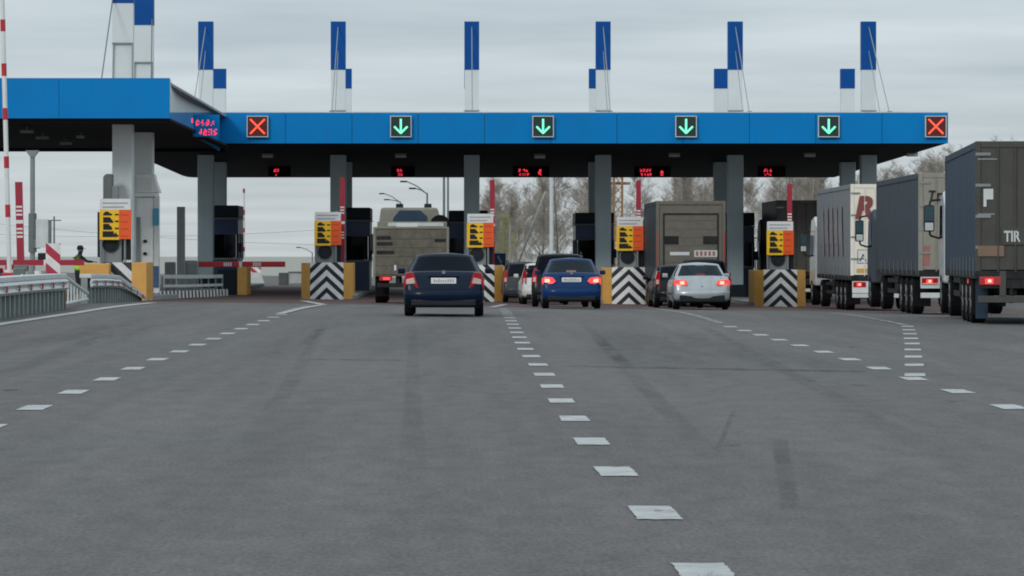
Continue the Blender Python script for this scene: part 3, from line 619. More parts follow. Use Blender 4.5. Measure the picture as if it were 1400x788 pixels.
    roof = [r0]+[[(x*s_, c0+(y-c0)*s_, z+dz) for x, y, z in r0] for s_, dz in ((.97, .016), (.85, .034), (.6, .045), (.3, .05))]
    shell.loft(roof, caps=False); shell.add(roof[-1], [tuple(range(NA))])
    def weld(o):
        bm = bmesh.new(); bm.from_mesh(o.data); bmesh.ops.remove_doubles(bm, verts=bm.verts, dist=.0005); bmesh.ops.recalc_face_normals(bm, faces=bm.faces); bm.to_mesh(o.data); bm.free(); return o
    weld(shell.build('roof', paint, t, smooth=True))
    for nm, mb in panes.items(): weld(mb.build(nm.rstrip('2'), M[tint], t, smooth=True))
    # --- interior
    s_ = MB(); s_.box(-hw*.72, hw*.72, yr0+.5, yr0+.72, .35, deck+.06); s_.build('rear_seat', M['interior'], t, bevel=.05)
    for x in (-.42, .42):
        MB().box(x-.13, x+.13, yr0+.56, yr0+.64, deck+.06, deck+.2).build('headrest', M['interior'], t, bevel=.04)
        MB().box(x-.24, x+.24, yr0+1.5, yr0+1.62, .4, deck+.14).build('front_seat', M['interior'], t, bevel=.05)
        MB().box(x-.13, x+.13, yr0+1.52, yr0+1.6, deck+.15, deck+.3).build('headrest', M['interior'], t, bevel=.04)
    # --- bumper, boot seam, plate, lamps, mirrors, wheels
    bm_ = bump_m or paint
    pl = [(-hw*.985, .34), (-hw*.975, .10), (-hw*.88, .0), (-hw*.5, -.045), (0, -.055), (hw*.5, -.045), (hw*.88, .0), (hw*.975, .10), (hw*.985, .34)]
    b = []
    for x, y in pl: b.append([(x*.99, y+.03, .30), (x, y, .36), (x*1.004, y-.006, .48), (x, y, .575), (x*.985, y+.05, .605), (x*.9, y+.15, .60), (x*.9, y+.12, .3)])
    bump = MB().loft(b).build('rear_bumper', bm_, t, smooth=True, label=None)
    MB().box(-hw*.80, hw*.80, -.05, .2, .24, valance).build('bumper_valance', M['dark'], bump, bevel=.03)
    if sed: MB().box(-hw*.60, hw*.60, .062, .07, .615, .625).tube((-hw*.64, .035, .66), (-hw*.66, .155, deck-.04), .005, n=4).tube((hw*.64, .035, .66), (hw*.66, .155, deck-.04), .005, n=4).build('boot_seam', M['dark'], t)
    zt_ = deck-.05 if sed else belt+.15
    yz = lambda z: .05+.06*(z-.62)/.36
    pf = MB().box(-.28, .28, yz(plate_z)-.035, yz(plate_z)-.02, plate_z-.065, plate_z+.065).build('number_plate', M['plate'], t, bevel=.008)
    g = MB(); r_ = random.Random(len(lab))
    for k in range(9):
        x = -.225+k*.052; g.box(x, x+.034, yz(plate_z)-.038, yz(plate_z)-.0352, plate_z-.033, plate_z+(.036 if r_.random() < .6 else .015))
    g.build('plate_characters', M['signgrey'], pf)
    MB().box(-.34, .34, yz(plate_z)-.02, yz(plate_z)+.05, plate_z+.085, plate_z+.115).build('boot_handle', paint, t, bevel=.01)
    MB().disc((0, yz(plate_z+.19)-.012, plate_z+.19), .042, 'y', 16, .03).build('badge', M['rim'], t)
    for s2 in (-1, 1):
        if lamps == 'tall': out = [(.62, .62), (.995, .62), (.995, .80), (.93, .97), (.76, .99), (.70, .86)]; core = [(.70, .74), (.93, .72), (.93, .83), (.74, .87)]
        elif lamps == 'wide': out = [(.52, .80), (.62, .73), (.99, .70), (.995, .86), (.9, .93), (.62, .90)]; core = [(.72, .77), (.90, .76), (.90, .87), (.74, .86)]
        elif lamps == 'split': out = [(.50, .78), (.58, .74), (.99, .71), (.995, .88), (.9, .92), (.56, .90)]; core = [(.62, .78), (.78, .77), (.78, .87), (.63, .87)]
        else: out = [(.80, .70), (.99, .70), (.985, .95), (.90, 1.25), (.80, 1.22)]; core = [(.84, .8), (.95, .8), (.94, .95), (.84, .95)]
        def shp(pts, y0, y1, nm, m, par):
            q = [(x*hw*s2, z) for x, z in pts]; q = q if s2 > 0 else q[::-1]
            mb = MB(); nn = len(q)
            vs = [(x, y0+.13*max(0, abs(x)/hw-.72)**1.3*4.2, z) for x, z in q]+[(x, y1, z) for x, z in q]
            mb.add(vs, [tuple(range(nn)), tuple(range(2*nn-1, nn-1, -1))]+[(i, nn+i, nn+(i+1) % nn, (i+1) % nn) for i in range(nn)])
            return mb.build(nm, m, par, bevel=.008)
        lo = shp(out, .015, .3, 'tail_lamp', M['lamp'], t)
        shp(core, -.005, .1, 'lamp_core', M['brakehot'] if brake else M['lampw'], lo)
        if brake: shp([(x*.97+.022, z*.97+.025) for x, z in out], .005, .15, 'brake_lens', M['brake'], lo)
        mb = MB().box(s2*(hw+.02), s2*(hw+.19), yf0-.32, yf0-.2, belt+.0, belt+.13); mb.build('side_mirror', paint, t, bevel=.03)
        for a in (ya, yf): wheel(t, s2*(hw-.115), a, wr, .20, s2)
        mb = MB()
        for yy in (yr0+.62, yr0+1.55): mb.box(s2*(hw-.012), s2*(hw+.014), yy, yy+.16, belt-.14, belt-.115)
        mb.build('door_handles', paint, t, bevel=.006)
        MB().box(s2*(hw-.005), s2*(hw+.006), ya+wr+.1, yf-wr-.1, .44, .49).build('side_moulding', M['dark'], t)
        if rails: MB().path([(s2*ht*.93, yr1+.1, H-.05), (s2*ht*.93, yr1+.2, H+.03), (s2*ht*.93, yf1-.3, H+.03), (s2*ht*.93, yf1-.15, H-.05)], .02, 6).build('roof_rail', M['dark'], t)
        MB().disc((s2*.55, .015, .33), .04, 'y', 10, .08).build('exhaust_tip', M['dark'], t) if s2 < 0 else None
    if third: MB().box(-.14, .14, yr0+.16, yr0+.24, deck+.03, deck+.075).build('third_brake_lamp', M['brakehot' if third == 2 else 'brake'], t)
    if third == 3: MB().box(-.14, .14, yr1-.03, yr1+.02, H-.10, H-.05).build('third_brake_lamp', M['brakehot'], t)
    if antenna: MB().tube((0, yr1+.15, H-.02), (0, yr1-.02, H+.2), .008, n=5).build('antenna', M['dark'], t)
    return t
navy = carpaint('navy_paint', (.001, .008, .026)); royal = carpaint('blue_paint', (.003, .030, .11)); silver = mat('silver_paint', (.38, .42, .44), .35, metal=.35, var=.03, coat=.6, dirt=.4)
blackp = carpaint('black_paint', (.008, .010, .012)); greyp = carpaint('grey_paint', (.05, .055, .06)); whitep = carpaint('white_car_paint', (.62, .62, .60))
def put(px, py):
    x, y = gp(px, py); return x, y, G(x, y)
def place(cxp, S_): y = F/S_; x = (cxp-VX)/S_; return (x, y, G(x, y))
car('sedan', 'dark navy sedan with white number plate driving alone toward the booths', 'car', place(606.5, 61.5), R(-.3), navy, L=4.24, W=1.80, H=1.42, belt=.94, deck=1.0, lamps='tall', plate_z=.80, tint='glassdark')
car('sedan', 'bright blue sedan with lit brake lamps waiting at the middle lane', 'car', place(781.5, 47.6), R(-1.0), royal, L=4.37, W=1.72, H=1.47, belt=.97, deck=1.03, lamps='wide', brake=True, third=2, plate_z=.84, antenna=True)
car('sedan', 'silver sedan with lit brake lamps waiting behind the grey box truck', 'car', place(960, 45.0), R(-.4), silver, L=4.38, W=1.72, H=1.44, belt=.96, deck=1.02, lamps='split', brake=True, third=3, plate_z=.50, valance=.45)
car('suv', 'black SUV with roof rails queued ahead of the blue sedan', 'car', place(766, 43.5), R(-1.5), blackp, L=4.6, W=1.82, H=1.70, belt=1.08, deck=1.1, kind='suv', wr=.34, lamps='high', rails=True, tint='glassdark')
car('hatchback', 'white hatchback half hidden behind the black SUV', 'car', place(746, 38.6), R(1.0), whitep, L=4.0, W=1.70, H=1.50, belt=.95, deck=1.0, kind='hatch', lamps='high', tint='glassdark')
car('estate_car', 'dark car leading the queue beside the yellow island side', 'car', place(719, 36.2), R(1.5), greyp, L=4.4, W=1.72, H=1.56, belt=.98, deck=1.0, kind='hatch', lamps='high', rails=True, tint='glassdark')
car('hatchback', 'dark hatchback at left in front of the silver sedan', 'car', place(930, 41.2), R(1.2), blackp, L=4.0, W=1.68, H=1.45, belt=.93, deck=1.0, kind='hatch', lamps='high', tint='glassdark')
car('suv', 'dark SUV whose roof shows above the silver sedan', 'car', place(966, 38.6), R(-.3), blackp, L=4.5, W=1.8, H=1.72, belt=1.08, deck=1.1, kind='suv', wr=.34, lamps='high', tint='glassdark')

# ================================================================== TRUCKS
M['cream'] = mat('cream_door', (.80, .76, .66), .55, var=.05, dirt=.16, dirtcol=(.25, .22, .17)); M['sand'] = mat('dusty_beige_door', (.27, .255, .215), .6, var=.08, dirt=.5, dirtcol=(.15, .14, .12))
M['olive'] = mat('dusty_olive_door', (.078, .077, .068), .7, spec=.2, var=.1, dirt=.5, dirtcol=(.052, .05, .045)); M['boxgrey'] = mat('dusty_grey_box', (.135, .124, .10), .65, var=.1, dirt=.5, dirtcol=(.085, .075, .06))
M['curtain1'] = mat('grey_curtain', (.20, .215, .225), .65, var=.06, scale=2, dirt=.4, dirtcol=(.14, .14, .14)); M['curtain2'] = mat('slate_curtain', (.045, .058, .072), .6, spec=.25, var=.08, scale=2, dirt=.4, dirtcol=(.09, .09, .095))
M['curtain3'] = mat('dark_blue_curtain', (.020, .042, .070), .55, spec=.25, var=.08, scale=2, dirt=.35, dirtcol=(.07, .075, .08)); M['sidedark'] = mat('dark_teal_side', (.016, .03, .038), .5, spec=.2, dirt=.1)
M['army'] = mat('dusty_khaki', (.22, .215, .175), .75, var=.12, scale=4, dirt=.4, dirtcol=(.15, .14, .115)); M['chassis'] = mat('chassis_grey', (.018, .019, .021), .8, spec=.2, dirt=.4); M['armydark'] = mat('muddy_grey', (.125, .116, .092), .8, var=.3, scale=3, dirt=.75, dirtcol=(.075, .068, .052))
M['maroon'] = mat('maroon_letter', (.22, .05, .05), .55); M['faded'] = mat('faded_pink_print', (.27, .235, .24), .65, var=.25, scale=6); M['teal'] = mat('teal_sticker', (.12, .24, .27), .5)
M['amber'] = mat('amber_sticker', (.60, .36, .08), .5); M['brown'] = mat('brown_plate', (.20, .125, .085), .6, var=.1, dirt=.2); M['pinkred'] = mat('faded_red_sticker', (.33, .13, .11), .6, var=.15)
M['cabwhite'] = mat('white_cab_paint', (.52, .55, .56), .35, coat=.5, dirt=.2)
def truck_wheels(t, y, r=.5, w=.32, hw=1.25, dual=False):
    for s_ in (-1, 1): wheel(t, s_*(hw-w/2-.02), y, r, w, s_)
def trailer(name, lab, loc, rz, L, zt, zf, side, rear, cab_m, W=2.5, tank=True, group='lorries queued in the right-hand lane', cabh=3.6, split=True, bumper_m=None, lit=True, cabgap=.9, skirt=True):
    t = thing(name, lab, 'lorry', loc, rz, group); h = W/2; H = zt
    # cargo body: frame posts, curtains, roof, doors
    box('cargo_floor', M['chassis'], t, -h+.02, h-.02, .02, L, zf-.16, zf)
    box('roof', side, t, -h+.01, h-.01, .03, L-.01, H-.05, H, bevel=.02)
    for s_ in (-1, 1):
        mb = MB(); K = int(L/.28)                       # curtain with soft vertical ripples and a top rail
        rows = []
        for i in range(K+1):
            y = .1+(L-.2)*i/K; d = .014*math.sin(i*1.9)+.008*math.sin(i*.7); rows.append([(s_*(h-.02+d*.2), y, zf-.02), (s_*(h-.012+d), y, zf+(H-zf)*.5), (s_*(h-.02+d*.2), y, H-.16), (s_*(h-.05), y, H-.16), (s_*(h-.05), y, zf-.02)])
        mb.loft(rows).build('side_curtain', side, t, smooth=False)
        c = box('top_rail', side, t, s_*(h-.04), s_*(h+.004), .06, L-.04, H-.16, H-.045, bevel=.012); box('bottom_rail', M['chassis'], t, s_*(h-.06), s_*(h+.002), .06, L-.04, zf-.17, zf-.022, bevel=.012)
        box('corner_post', rear, t, s_*(h-.12), s_*h, -.03, .10, zf-.15, H, bevel=.015); box('front_post', side, t, s_*(h-.1), s_*h, L-.1, L+.02, zf-.1, H)
        mb = MB()
        for i in range(int((L-.8)/1.1)): mb.box(s_*(h+.001), s_*(h+.012), .5+1.1*i, .55+1.1*i, zf-.12, zf+.28)
        mb.build('strap_buckles', M['mgrey'], t)
        if split:
            d = box('rear_door', rear, t, min(s_*.008, s_*(h-.125)), max(s_*.008, s_*(h-.125)), -.02, .03, zf+.02, H-.14, bevel=.006)
            for x in (.42, .78): MB().tube((s_*x, -.045, zf-.02), (s_*x, -.045, H-.1), .018, n=6).build('lock_rod', rear, d)
            for z in (.18, .42, .66, .9): box('hinge', M['grey'], d, min(s_*(h-.32), s_*(h-.005)), max(s_*(h-.32), s_*(h-.005)), -.045, -.031, zf+(H-zf)*z-.03, zf+(H-zf)*z+.03)
    box('header', rear, t, -h+.122, h-.122, -.028, .05, H-.135, H-.002, bevel=.01); box('rear_sill', M['chassis'], t, -h, h, -.04, .08, zf-.17, zf+.0, bevel=.01); box('bulkhead', side, t, -h+.1, h-.1, L-.06, L, zf, H-.06)
    # chassis, lamps, under-run bar, mudguards
    for x in (-.45, .45): box('chassis_beam', M['chassis'], t, x-.06, x+.06, .1, L-.5, zf-.5, zf-.165)
    bz = .78
    box('lamp_bar', M['chassis'], t, -h+.05, h-.05, -.02, .06, bz-.02, bz+.26)
    for s_ in (-1, 1):
        x0, x1 = sorted((s_*(h-.52), s_*(h-.08))); p = box('tail_lamp', M['lamp'], t, x0, x1, -.055, -.022, bz+.04, bz+.22, bevel=.015)
        if lit: box('lit_lens', M['brake'], p, (x0+x1)/2-.1, (x0+x1)/2+.07, -.062, -.05, bz+.07, bz+.18); box('lit_core', M['brakehot'], p, (x0+x1)/2-.04, (x0+x1)/2+.03, -.066, -.06, bz+.1, bz+.16)
        x0, x1 = sorted((s_*(h-.45), s_*(h-.02))); box('mud_flap', M['black'], t, x0, x1, 1.0, 1.03, .22, .95)
        MB().tube((s_*.5, .05, bz), (s_*.5, .05, .45), .05, n=6).build('bar_support', M['chassis'], t)
    box('underrun_bar', bumper_m or M['lgrey'], t, -h+.06, h-.06, -.04, .08, .46, .60, bevel=.01)
    p = box('number_plate', M['plate'], t, .2, .72, -.05, -.025, bz+.06, bz+.18); box('plate_characters', M['signgrey'], p, .24, .68, -.054, -.051, bz+.09, bz+.15)
    ax = [1.9, 3.2, 4.5] if L > 9 else [1.9, 3.15]
    for y in ax: truck_wheels(t, y)
    for s_ in (-1, 1):
        x0, x1 = sorted((s_*(h-.42), s_*(h-.01))); box('mudguard', M['black'], t, x0, x1, ax[0]-.65, ax[-1]+.65, 1.03, 1.07)
        if skirt:
            x0, x1 = sorted((s_*(h-.06), s_*(h-.02))); box('side_guard', M['chassis'], t, x0, x1, ax[-1]+.8, L-3.0, .52, .64); box('side_guard', M['chassis'], t, x0, x1, ax[-1]+.8, L-3.0, .82, .94)
            box('tool_box', M['dark'], t, *sorted((s_*(h-.6), s_*(h-.08))), ax[-1]+1.0, ax[-1]+2.0, .5, 1.02, bevel=.02)
    # tractor cab
    y0 = L+cabgap; y1 = y0+2.0
    prof = [(y0, .75), (y1, .75), (y1+.12, 1.0), (y1+.12, 1.7), (y1-.22, cabh-.5), (y1-.5, cabh-.05), (y0+.6, cabh+.05), (y0, cabh-.25)]
    cab = MB().prism(prof, -h+.03, h-.03, 'x').build('cab', cab_m, t, bevel=.06)
    MB().quad((-h+.2, y1+.05, 1.85), (h-.2, y1+.05, 1.85), (h-.24, y1-.24, cabh-.62), (-h+.24, y1-.24, cabh-.62)).build('windscreen', M['glassdark'], t)
    for s_ in (-1, 1):
        MB().prism([(y0+.75, 1.85), (y1-.12, 1.85), (y1-.3, 2.65), (y0+.75, 2.65)], s_*(h-.028), s_*(h-.02), 'x').build('side_window', M['glassdark'], t)
        m_ = box('mirror', M['dark'], t, *sorted((s_*(h+.10), s_*(h+.36))), y1-.15, y1+.05, 2.02, 2.68, bevel=.04)
        box('mirror_glass', M['bluelight2'], m_, *sorted((s_*(h+.12), s_*(h+.34))), y1-.158, y1-.152, 2.28, 2.64); box('mirror_glass', M['lgrey'], m_, *sorted((s_*(h+.13), s_*(h+.33))), y1-.158, y1-.152, 2.05, 2.24)
        MB().path([(s_*(h-.03), y1-.1, 2.82), (s_*(h+.2), y1-.05, 2.78), (s_*(h+.22), y1-.05, 2.66)], .028).path([(s_*(h-.03), y1-.1, 1.85), (s_*(h+.2), y1-.05, 1.92), (s_*(h+.22), y1-.05, 2.04)], .028).build('mirror_bracket', M['dark'], m_)
    box('chassis_front', M['chassis'], t, -.5, .5, L-2.6, y1, .5, .95); truck_wheels(t, y1-.75); truck_wheels(t, L-1.3)
    return t
M['bluelight2'] = mat('mirror_sky', (.04, .08, .10), .2)
def tloc(px, S_, off=1.25, rz=0): y = F/S_; x = (px-VX)/S_+off; return (x, y, G(x, y))
# cream lettered trailer, farthest of the three
l = tloc(1163, 40.2); zt = Z(252, l[1])-l[2]
t = trailer('lorry', 'curtain-sided lorry with cream rear doors and big maroon letter', l, R(-.2), 11.0, zt, 1.22, M['curtain1'], M['cream'], M['cabwhite'], cabh=3.3)
text('lettering', 'R', 1.02, (-1.13, -.055, zt-1.14), M['maroon'], t, shear=.2, bold=.045, sx=1.0)
MB().box(-1.03, -.63, -.026, -.022, 1.62, 2.1).box(-1.0, -.66, -.029, -.0262, 1.65, 2.07).build('sign_frame', M['grey'], t); MB().box(-1.0, -.66, -.032, -.0295, 1.65, 2.07).build('sign_plate', M['white'], t)
text('lettering', 'A', .36, (-.95, -.036, 1.7), M['dark'], t)
box('sticker', M['amber'], t, -1.05, -.62, -.026, -.022, 1.3, 1.45); box('sticker', M['teal'], t, -1.03, -.86, -.026, -.022, zt-1.55, zt-1.28); box('sticker', M['teal'], t, -1.03, -.86, -.026, -.022, zt-1.95, zt-1.68)
box('lamp_panel', M['white'], t, -1.2, -.55, -.03, -.021, .62, 1.02)
r_ = random.Random(4)
for k in range(5):
    y = 2.2+k*1.5; z0 = 1.9; MB().add([(-1.272, y, z0), (-1.272, y+.5, z0), (-1.272, y+.9, zt-.7), (-1.272, y+.4, zt-.7)], [(0, 1, 2, 3)]).build('faded_letter', M['faded'], t)
    MB().add([(-1.273, y+.5, z0+.4), (-1.273, y+1.1, z0+.4), (-1.273, y+1.3, zt-1.3), (-1.273, y+.7, zt-1.3)], [(0, 1, 2, 3)]).build('faded_letter', M['faded'], t)
# slate sided trailer in the middle
l = tloc(1256, 51.0); zt = Z(236.5, l[1])-l[2]
t = trailer('lorry', 'slate curtain-sided lorry with beige rear doors and cursive lettering', l, R(-1.2), 10.8, zt, 1.2, M['curtain2'], M['sand'], M['curtain2'], cabh=2.95)
text('lettering', '\u0422\u0440\u0430\u043d', .36, (-1.04, -.05, zt-.74), M['chassis'], t, shear=.2, bold=.006)
box('sticker', M['pinkred'], t, -1.12, -.95, -.026, -.021, 1.33, 1.86); box('lamp_panel', M['lgrey'], t, -1.2, -.62, -.03, -.021, .72, 1.05)
box('reflector_strip', M['lampw'], t, -1.15, -.72, -.066, -.056, .83, .86)
# TIR truck nearest on the right
l = tloc(1334, 66.0); zt = Z(193, l[1])-l[2]
t = trailer('lorry', 'dark blue curtain-sided lorry marked TIR, nearest at the right edge', l, R(-5.0), 10.6, zt, 1.12, M['curtain3'], M['olive'], M['cabwhite'], bumper_m=M['olive'], cabh=2.95)
p = box('sign_plate', M['olive'], t, -.70, -.12, -.052, -.03, 1.66, 2.02); text('lettering', 'TIR', .31, (-.66, -.056, 1.73), M['lgrey'], t, bold=.008, sx=.72)
box('brown_panel', M['brown'], t, -1.2, -.66, -.05, -.022, 1.42, 1.64)
MB().box(-1.08, -1.02, -.034, -.021, 2.45, 2.82).box(-1.02, -.88, -.034, -.021, 2.60, 2.82).build('white_mark', M['lgrey'], t)
MB().box(-1.2, -.8, -.036, -.031, 3.42, 3.45).box(-1.2, -.85, -.036, -.031, 2.28, 2.31).build('seam_strip', M['grey'], t)
box('side_marker', M['brake'], t, -1.262, -1.252, 2.1, 2.25, .84, .93); box('mud_flap', M['curtain3'], t, -1.2, -.95, .55, .6, .12, 1.0)
box('rear_frame', M['olive'], t, -.75, -.62, -.05, .02, .6, 1.12)
# grey box truck at the third open lane
l = tloc(897, 38.0); zt = Z(275, l[1])-l[2]
t = trailer('box_truck', 'dusty grey box truck with framed rear shutter ahead of the silver car', l, R(0), 7.8, zt, 1.15, M['sidedark'], M['boxgrey'], M['sidedark'], split=False, group='trucks in the open lanes', skirt=False, cabh=3.2)
MB().box(-1.12, 1.12, .0, .04, 1.18, zt-.15).build('rear_shutter', M['boxgrey'], t)
MB().box(-1.0, 1.0, -.03, -.001, zt-.5, zt-.44).box(-1.0, -.95, -.03, -.001, 1.2, zt-.5).box(.95, 1.0, -.03, -.001, 1.2, zt-.5).build('shutter_frame', M['chassis'], t)
for k in range(7): box('shutter_slat', M['boxgrey'], t, -.94, .94, -.012, -.001, 1.3+k*.3, 1.3+k*.3+.28)
for x in (-.72, .72): box('hatch', M['chassis'], t, x-.28, x+.28, -.02, -.013, 2.25, 2.55)
box('white_print', M['lgrey'], t, -.75, -.05, -.02, -.013, 1.86, 1.98); box('white_print', M['lgrey'], t, .12, .95, -.02, -.013, 1.80, 2.04)
mb = MB()
for k in range(5): mb.box(.18+k*.15, .27+k*.15, -.024, -.021, 1.84, 2.0)
mb.build('print_marks', M['pinkred'], t)
for s_ in (-1, 1): box('reflective_strip', M['lamp'], t, *sorted((s_*1.2, s_*1.235)), -.036, -.031, 1.3, 2.7)
# dark box truck past the right-hand booth
l = tloc(1062, 32.0); zt = Z(274, l[1])-l[2]
t = trailer('box_truck', 'dark box truck standing past the right-hand chevron nose', l, R(0), 7.0, zt, 1.3, M['dark'], M['olive'], M['dark'], group='trucks in the open lanes', skirt=False)
# army style truck with a high dusty tailgate
y = F/40.5; x = (562-VX)/40.5; zg = G(x, y); zt = lambda py: Z(py, y)-zg
t = thing('army_truck', 'dusty khaki flatbed truck with high tailgate ahead of the navy sedan', 'lorry', (x, y, zg), R(.4), 'trucks in the open lanes')
tz0, tz1 = zt(378), zt(313)
tg = box('tailgate', M['armydark'], t, -1.25, 1.25, -.04, .04, tz0, tz1, bevel=.02)
for k in range(5): box('plank', M['armydark'], tg, -1.2, 1.2, -.055, -.041, tz0+.06+k*(tz1-tz0-.1)/5, tz0+.04+(k+1)*(tz1-tz0-.1)/5, bevel=.006)
for xx in (-1.24, 1.24): box('tailgate_post', M['army'], tg, xx-.04, xx+.04, -.06, .06, tz0-.05, tz1+.06, bevel=.01)
box('tailgate_rim', M['army'], tg, -1.2, 1.2, -.07, .06, tz1+.002, tz1+.07, bevel=.01)
for k, zz in enumerate((.25, .45, .74)): box('slot', M['chassis'], tg, -1.16, -.68+.06*k, -.062, -.056, tz1-zz-.12, tz1-zz)
box('slot', M['chassis'], tg, .8, 1.18, -.062, -.056, tz1-.45, tz1-.35)
for xx in (-.57, .12): box('white_mark', M['white'], tg, xx, xx+.07, -.062, -.056, tz0+.2, tz0+.38)
box('bed_floor', M['chassis'], t, -1.2, 1.2, .05, 4.2, tz0, tz0+.1)
for s_ in (-1, 1): box('side_board', M['armydark'], t, *sorted((s_*1.17, s_*1.25)), .06, 4.2, tz0, tz1-.15, bevel=.02)
box('headboard', M['army'], t, -1.22, 1.22, 4.15, 4.25, tz0, tz1+.28, bevel=.02)
box('cross_bar', M['lgrey'], t, -.85, 1.1, 4.1, 4.14, tz1+.12, tz1+.24); box('white_plate', M['white'], t, -.55, .2, 4.06, 4.09, tz1+.08, tz1+.2)
cz = zt(283)+.04
cab = MB().prism([(-1.22, .9), (1.18, .9), (1.18, cz-1.0), (.88, cz), (-1.1, cz), (-1.22, cz-.9)], 4.7, 6.6, 'y').build('cab', M['army'], t, bevel=.08)
MB().prism([(-.72, cz-.82), (.52, cz-.82), (.52, cz-.3), (.28, cz-.1), (-.45, cz-.1), (-.66, cz-.35)], 4.66, 4.69, 'y').build('rear_window', mat('window_blue', (.012, .035, .075), .2), cab, bevel=.01)
MB().disc((.98, 4.4, cz-.62), .36, 'y', 24, .3).build('spare_tyre', M['tyre'], t)
for xx in (-.45, .55): MB().tube((xx, 5.2, cz-.02), (xx, 5.2, cz+.14), .14, .13, 12).build('roof_cap', M['dark'], cab)
MB().path([(-1.2, 6.3, 2.3), (-1.45, 6.3, 2.3)], .025).build('mirror_arm', M['dark'], cab); box('mirror', M['dark'], cab, -1.52, -1.36, 6.25, 6.3, 1.8, 2.4, bevel=.03)
for xx in (-.45, .45): box('chassis_beam', M['chassis'], t, xx-.07, xx+.07, .1, 6.4, tz0-.32, tz0-.005)
for yy in (1.3, 2.6, 5.8): truck_wheels(t, yy, r=.55, w=.4, hw=1.25)
for xx in (-.85, .85): p = box('tail_lamp', M['lamp'], t, xx-.22, xx+.22, -.02, .05, .78, .93, bevel=.01); box('lit_lens', M['brake'], p, xx-.1, xx+.14, -.03, -.021, .81, .9)
box('underrun_bar', M['chassis'], t, -1.15, 1.15, .0, .12, .55, .7, bevel=.02); box('hitch', M['chassis'], t, -.15, .15, -.1, .1, .75, 1.0, bevel=.03)
for s_ in (-1, 1): box('mud_flap', M['black'], t, *sorted((s_*.75, s_*1.2)), .5, .53, .25, 1.1)
# ================================================================== LEFT SIDE
# parapet walls with guard rails
def parapet(lab, pts, h, n_rib, zr0, zr1, refl=0, cap=True):
    t = thing('parapet', lab, 'barrier wall', (0, 0, 0))
    def P(u):
        k = min(len(pts)-2, int(u*(len(pts)-1))); v = u*(len(pts)-1)-k; a, b = pts[k], pts[k+1]; x = a[0]+(b[0]-a[0])*v; y = a[1]+(b[1]-a[1])*v
        return x, y, G(x, y), a[2]+(b[2]-a[2])*v
    K = 24; rings = []
    for i in range(K+1):
        x, y, z, f = P(i/K); rings.append([(x, y, z-.05), (x, y, z+h*f), (x-.18, y, z+h*f), (x-.18, y, z-.05)])
    MB().loft(rings).build('wall', M['parapet'], t)
    for i in range(n_rib):
        u = (i+.5)/n_rib; x, y, z, f = P(u); x2, y2, _, _ = P(min(1, u+.004)); mb = MB().box(x-.03, x+.07, y-.10, y+.10, z-.03, z+h*f-.03); mb.build('rib', M['parapet'], t)
    if f is not None:
        rg = []; cp = []
        for i in range(K+1):
            x, y, z, f = P(i/K); q0, q1 = z+zr0*f, z+zr1*f; m_ = (q0+q1)/2
            rg.append([(x+.10, y, q0), (x+.17, y, q0+.06), (x+.17, y, m_-.07), (x+.11, y, m_), (x+.17, y, m_+.07), (x+.17, y, q1-.06), (x+.10, y, q1), (x+.07, y, m_)])
            cp.append([(x+.12, y, z+h*f+.004), (x+.12, y, z+h*f+.12), (x-.22, y, z+h*f+.12), (x-.22, y, z+h*f+.004)])
        rail = MB().loft(rg).build('guard_rail', M['lgrey'], t)
        if cap: MB().loft(cp).build('top_beam', M['lgrey'], t, bevel=.02)
        for i in range(refl):
            x, y, z, f = P((i+.4)/refl); box('reflector', M['redb'], rail, x+.172, x+.19, y-.09, y+.09, z+(zr0+zr1)/2*f-.06, z+(zr0+zr1)/2*f+.06)
    return t
wall1 = parapet('long ribbed grey parapet with red reflectors on its rail at left', [(-9.7, 36, 1), (-9.66, 58, 1), (-9.62, 79, 1)], .74, 60, .46, .74, refl=22)
wall2 = parapet('short ribbed parapet sloping down in front of the yellow nose', [(-10.5, 92, 1), (-10.45, 96, 1), (-10.38, 98.6, .95), (-10.3, 101.6, .55), (-10.25, 104.6, .12)], .70, 20, .44, .70, refl=8)
g = thing('rail_gate', 'grey barred rail gate between the two parapets', 'fence', (0, 0, 0)); A, B = Vector((-9.62, 79.3, G(-9.6, 79.3))), Vector((-10.45, 91.6, G(-10.4, 91.6)))
def gz(u): return .80-.52*u
MB().tube(A+Vector((0, 0, gz(0))), B+Vector((0, 0, gz(1))), .05, n=8).build('top_rail', M['lgrey'], g); MB().tube(A+Vector((0, 0, .12)), B+Vector((0, 0, .12)), .04, n=6).build('bottom_rail', M['lgrey'], g)
for i in range(8):
    u = (i+.3)/8; p = A.lerp(B, u); MB().tube(p+Vector((0, 0, .1)), p+Vector((0, 0, gz(u))), .025, n=6).build('bar', M['lgrey'], g)
MB().box(A.x-.08, A.x+.05, A.y-.1, A.y+.1, A.z, A.z+.85).build('end_post', M['brown'], g)
# left island: nose, panels, sign, kiosk
x0 = X(168, 110.5)
kerb(x0-1.1, x0+1.15, 106.0, 119)
def left_nose():
    y = 105.5; t = thing('island_nose', 'yellow sided nose with diagonal stripes at the left island', 'crash barrier', (0, 0, 0))
    xa, xb, xc, xd = X(112, y), X(152, y), X(180, y), X(200.5, y); zg = G(xd, y)
    top = Z(359, y)
    box('side_panel', M['yellow'], t, xa, xb-.005, y-.6, y+.1, Z(377, y), Z(360.5, y), bevel=.02)
    o = MB().box(-.36, .36, -.03, .06, -.05, top-zg).build('diagonal_panel', M['diag'], t, loc=((xb+xc)/2, y, zg))
    MB().prism([(xc+.004, zg-.02), (xd, zg-.02), (xd, top), (xc+.004, top)], y-.06, y+2.2, 'y').build('side_panel', M['yellow'], t, bevel=.01)
    box('top_slab', M['concrete'], t, xa+.1, xc, y+.11, y+2.2, zg, top-.12)
left_nose()
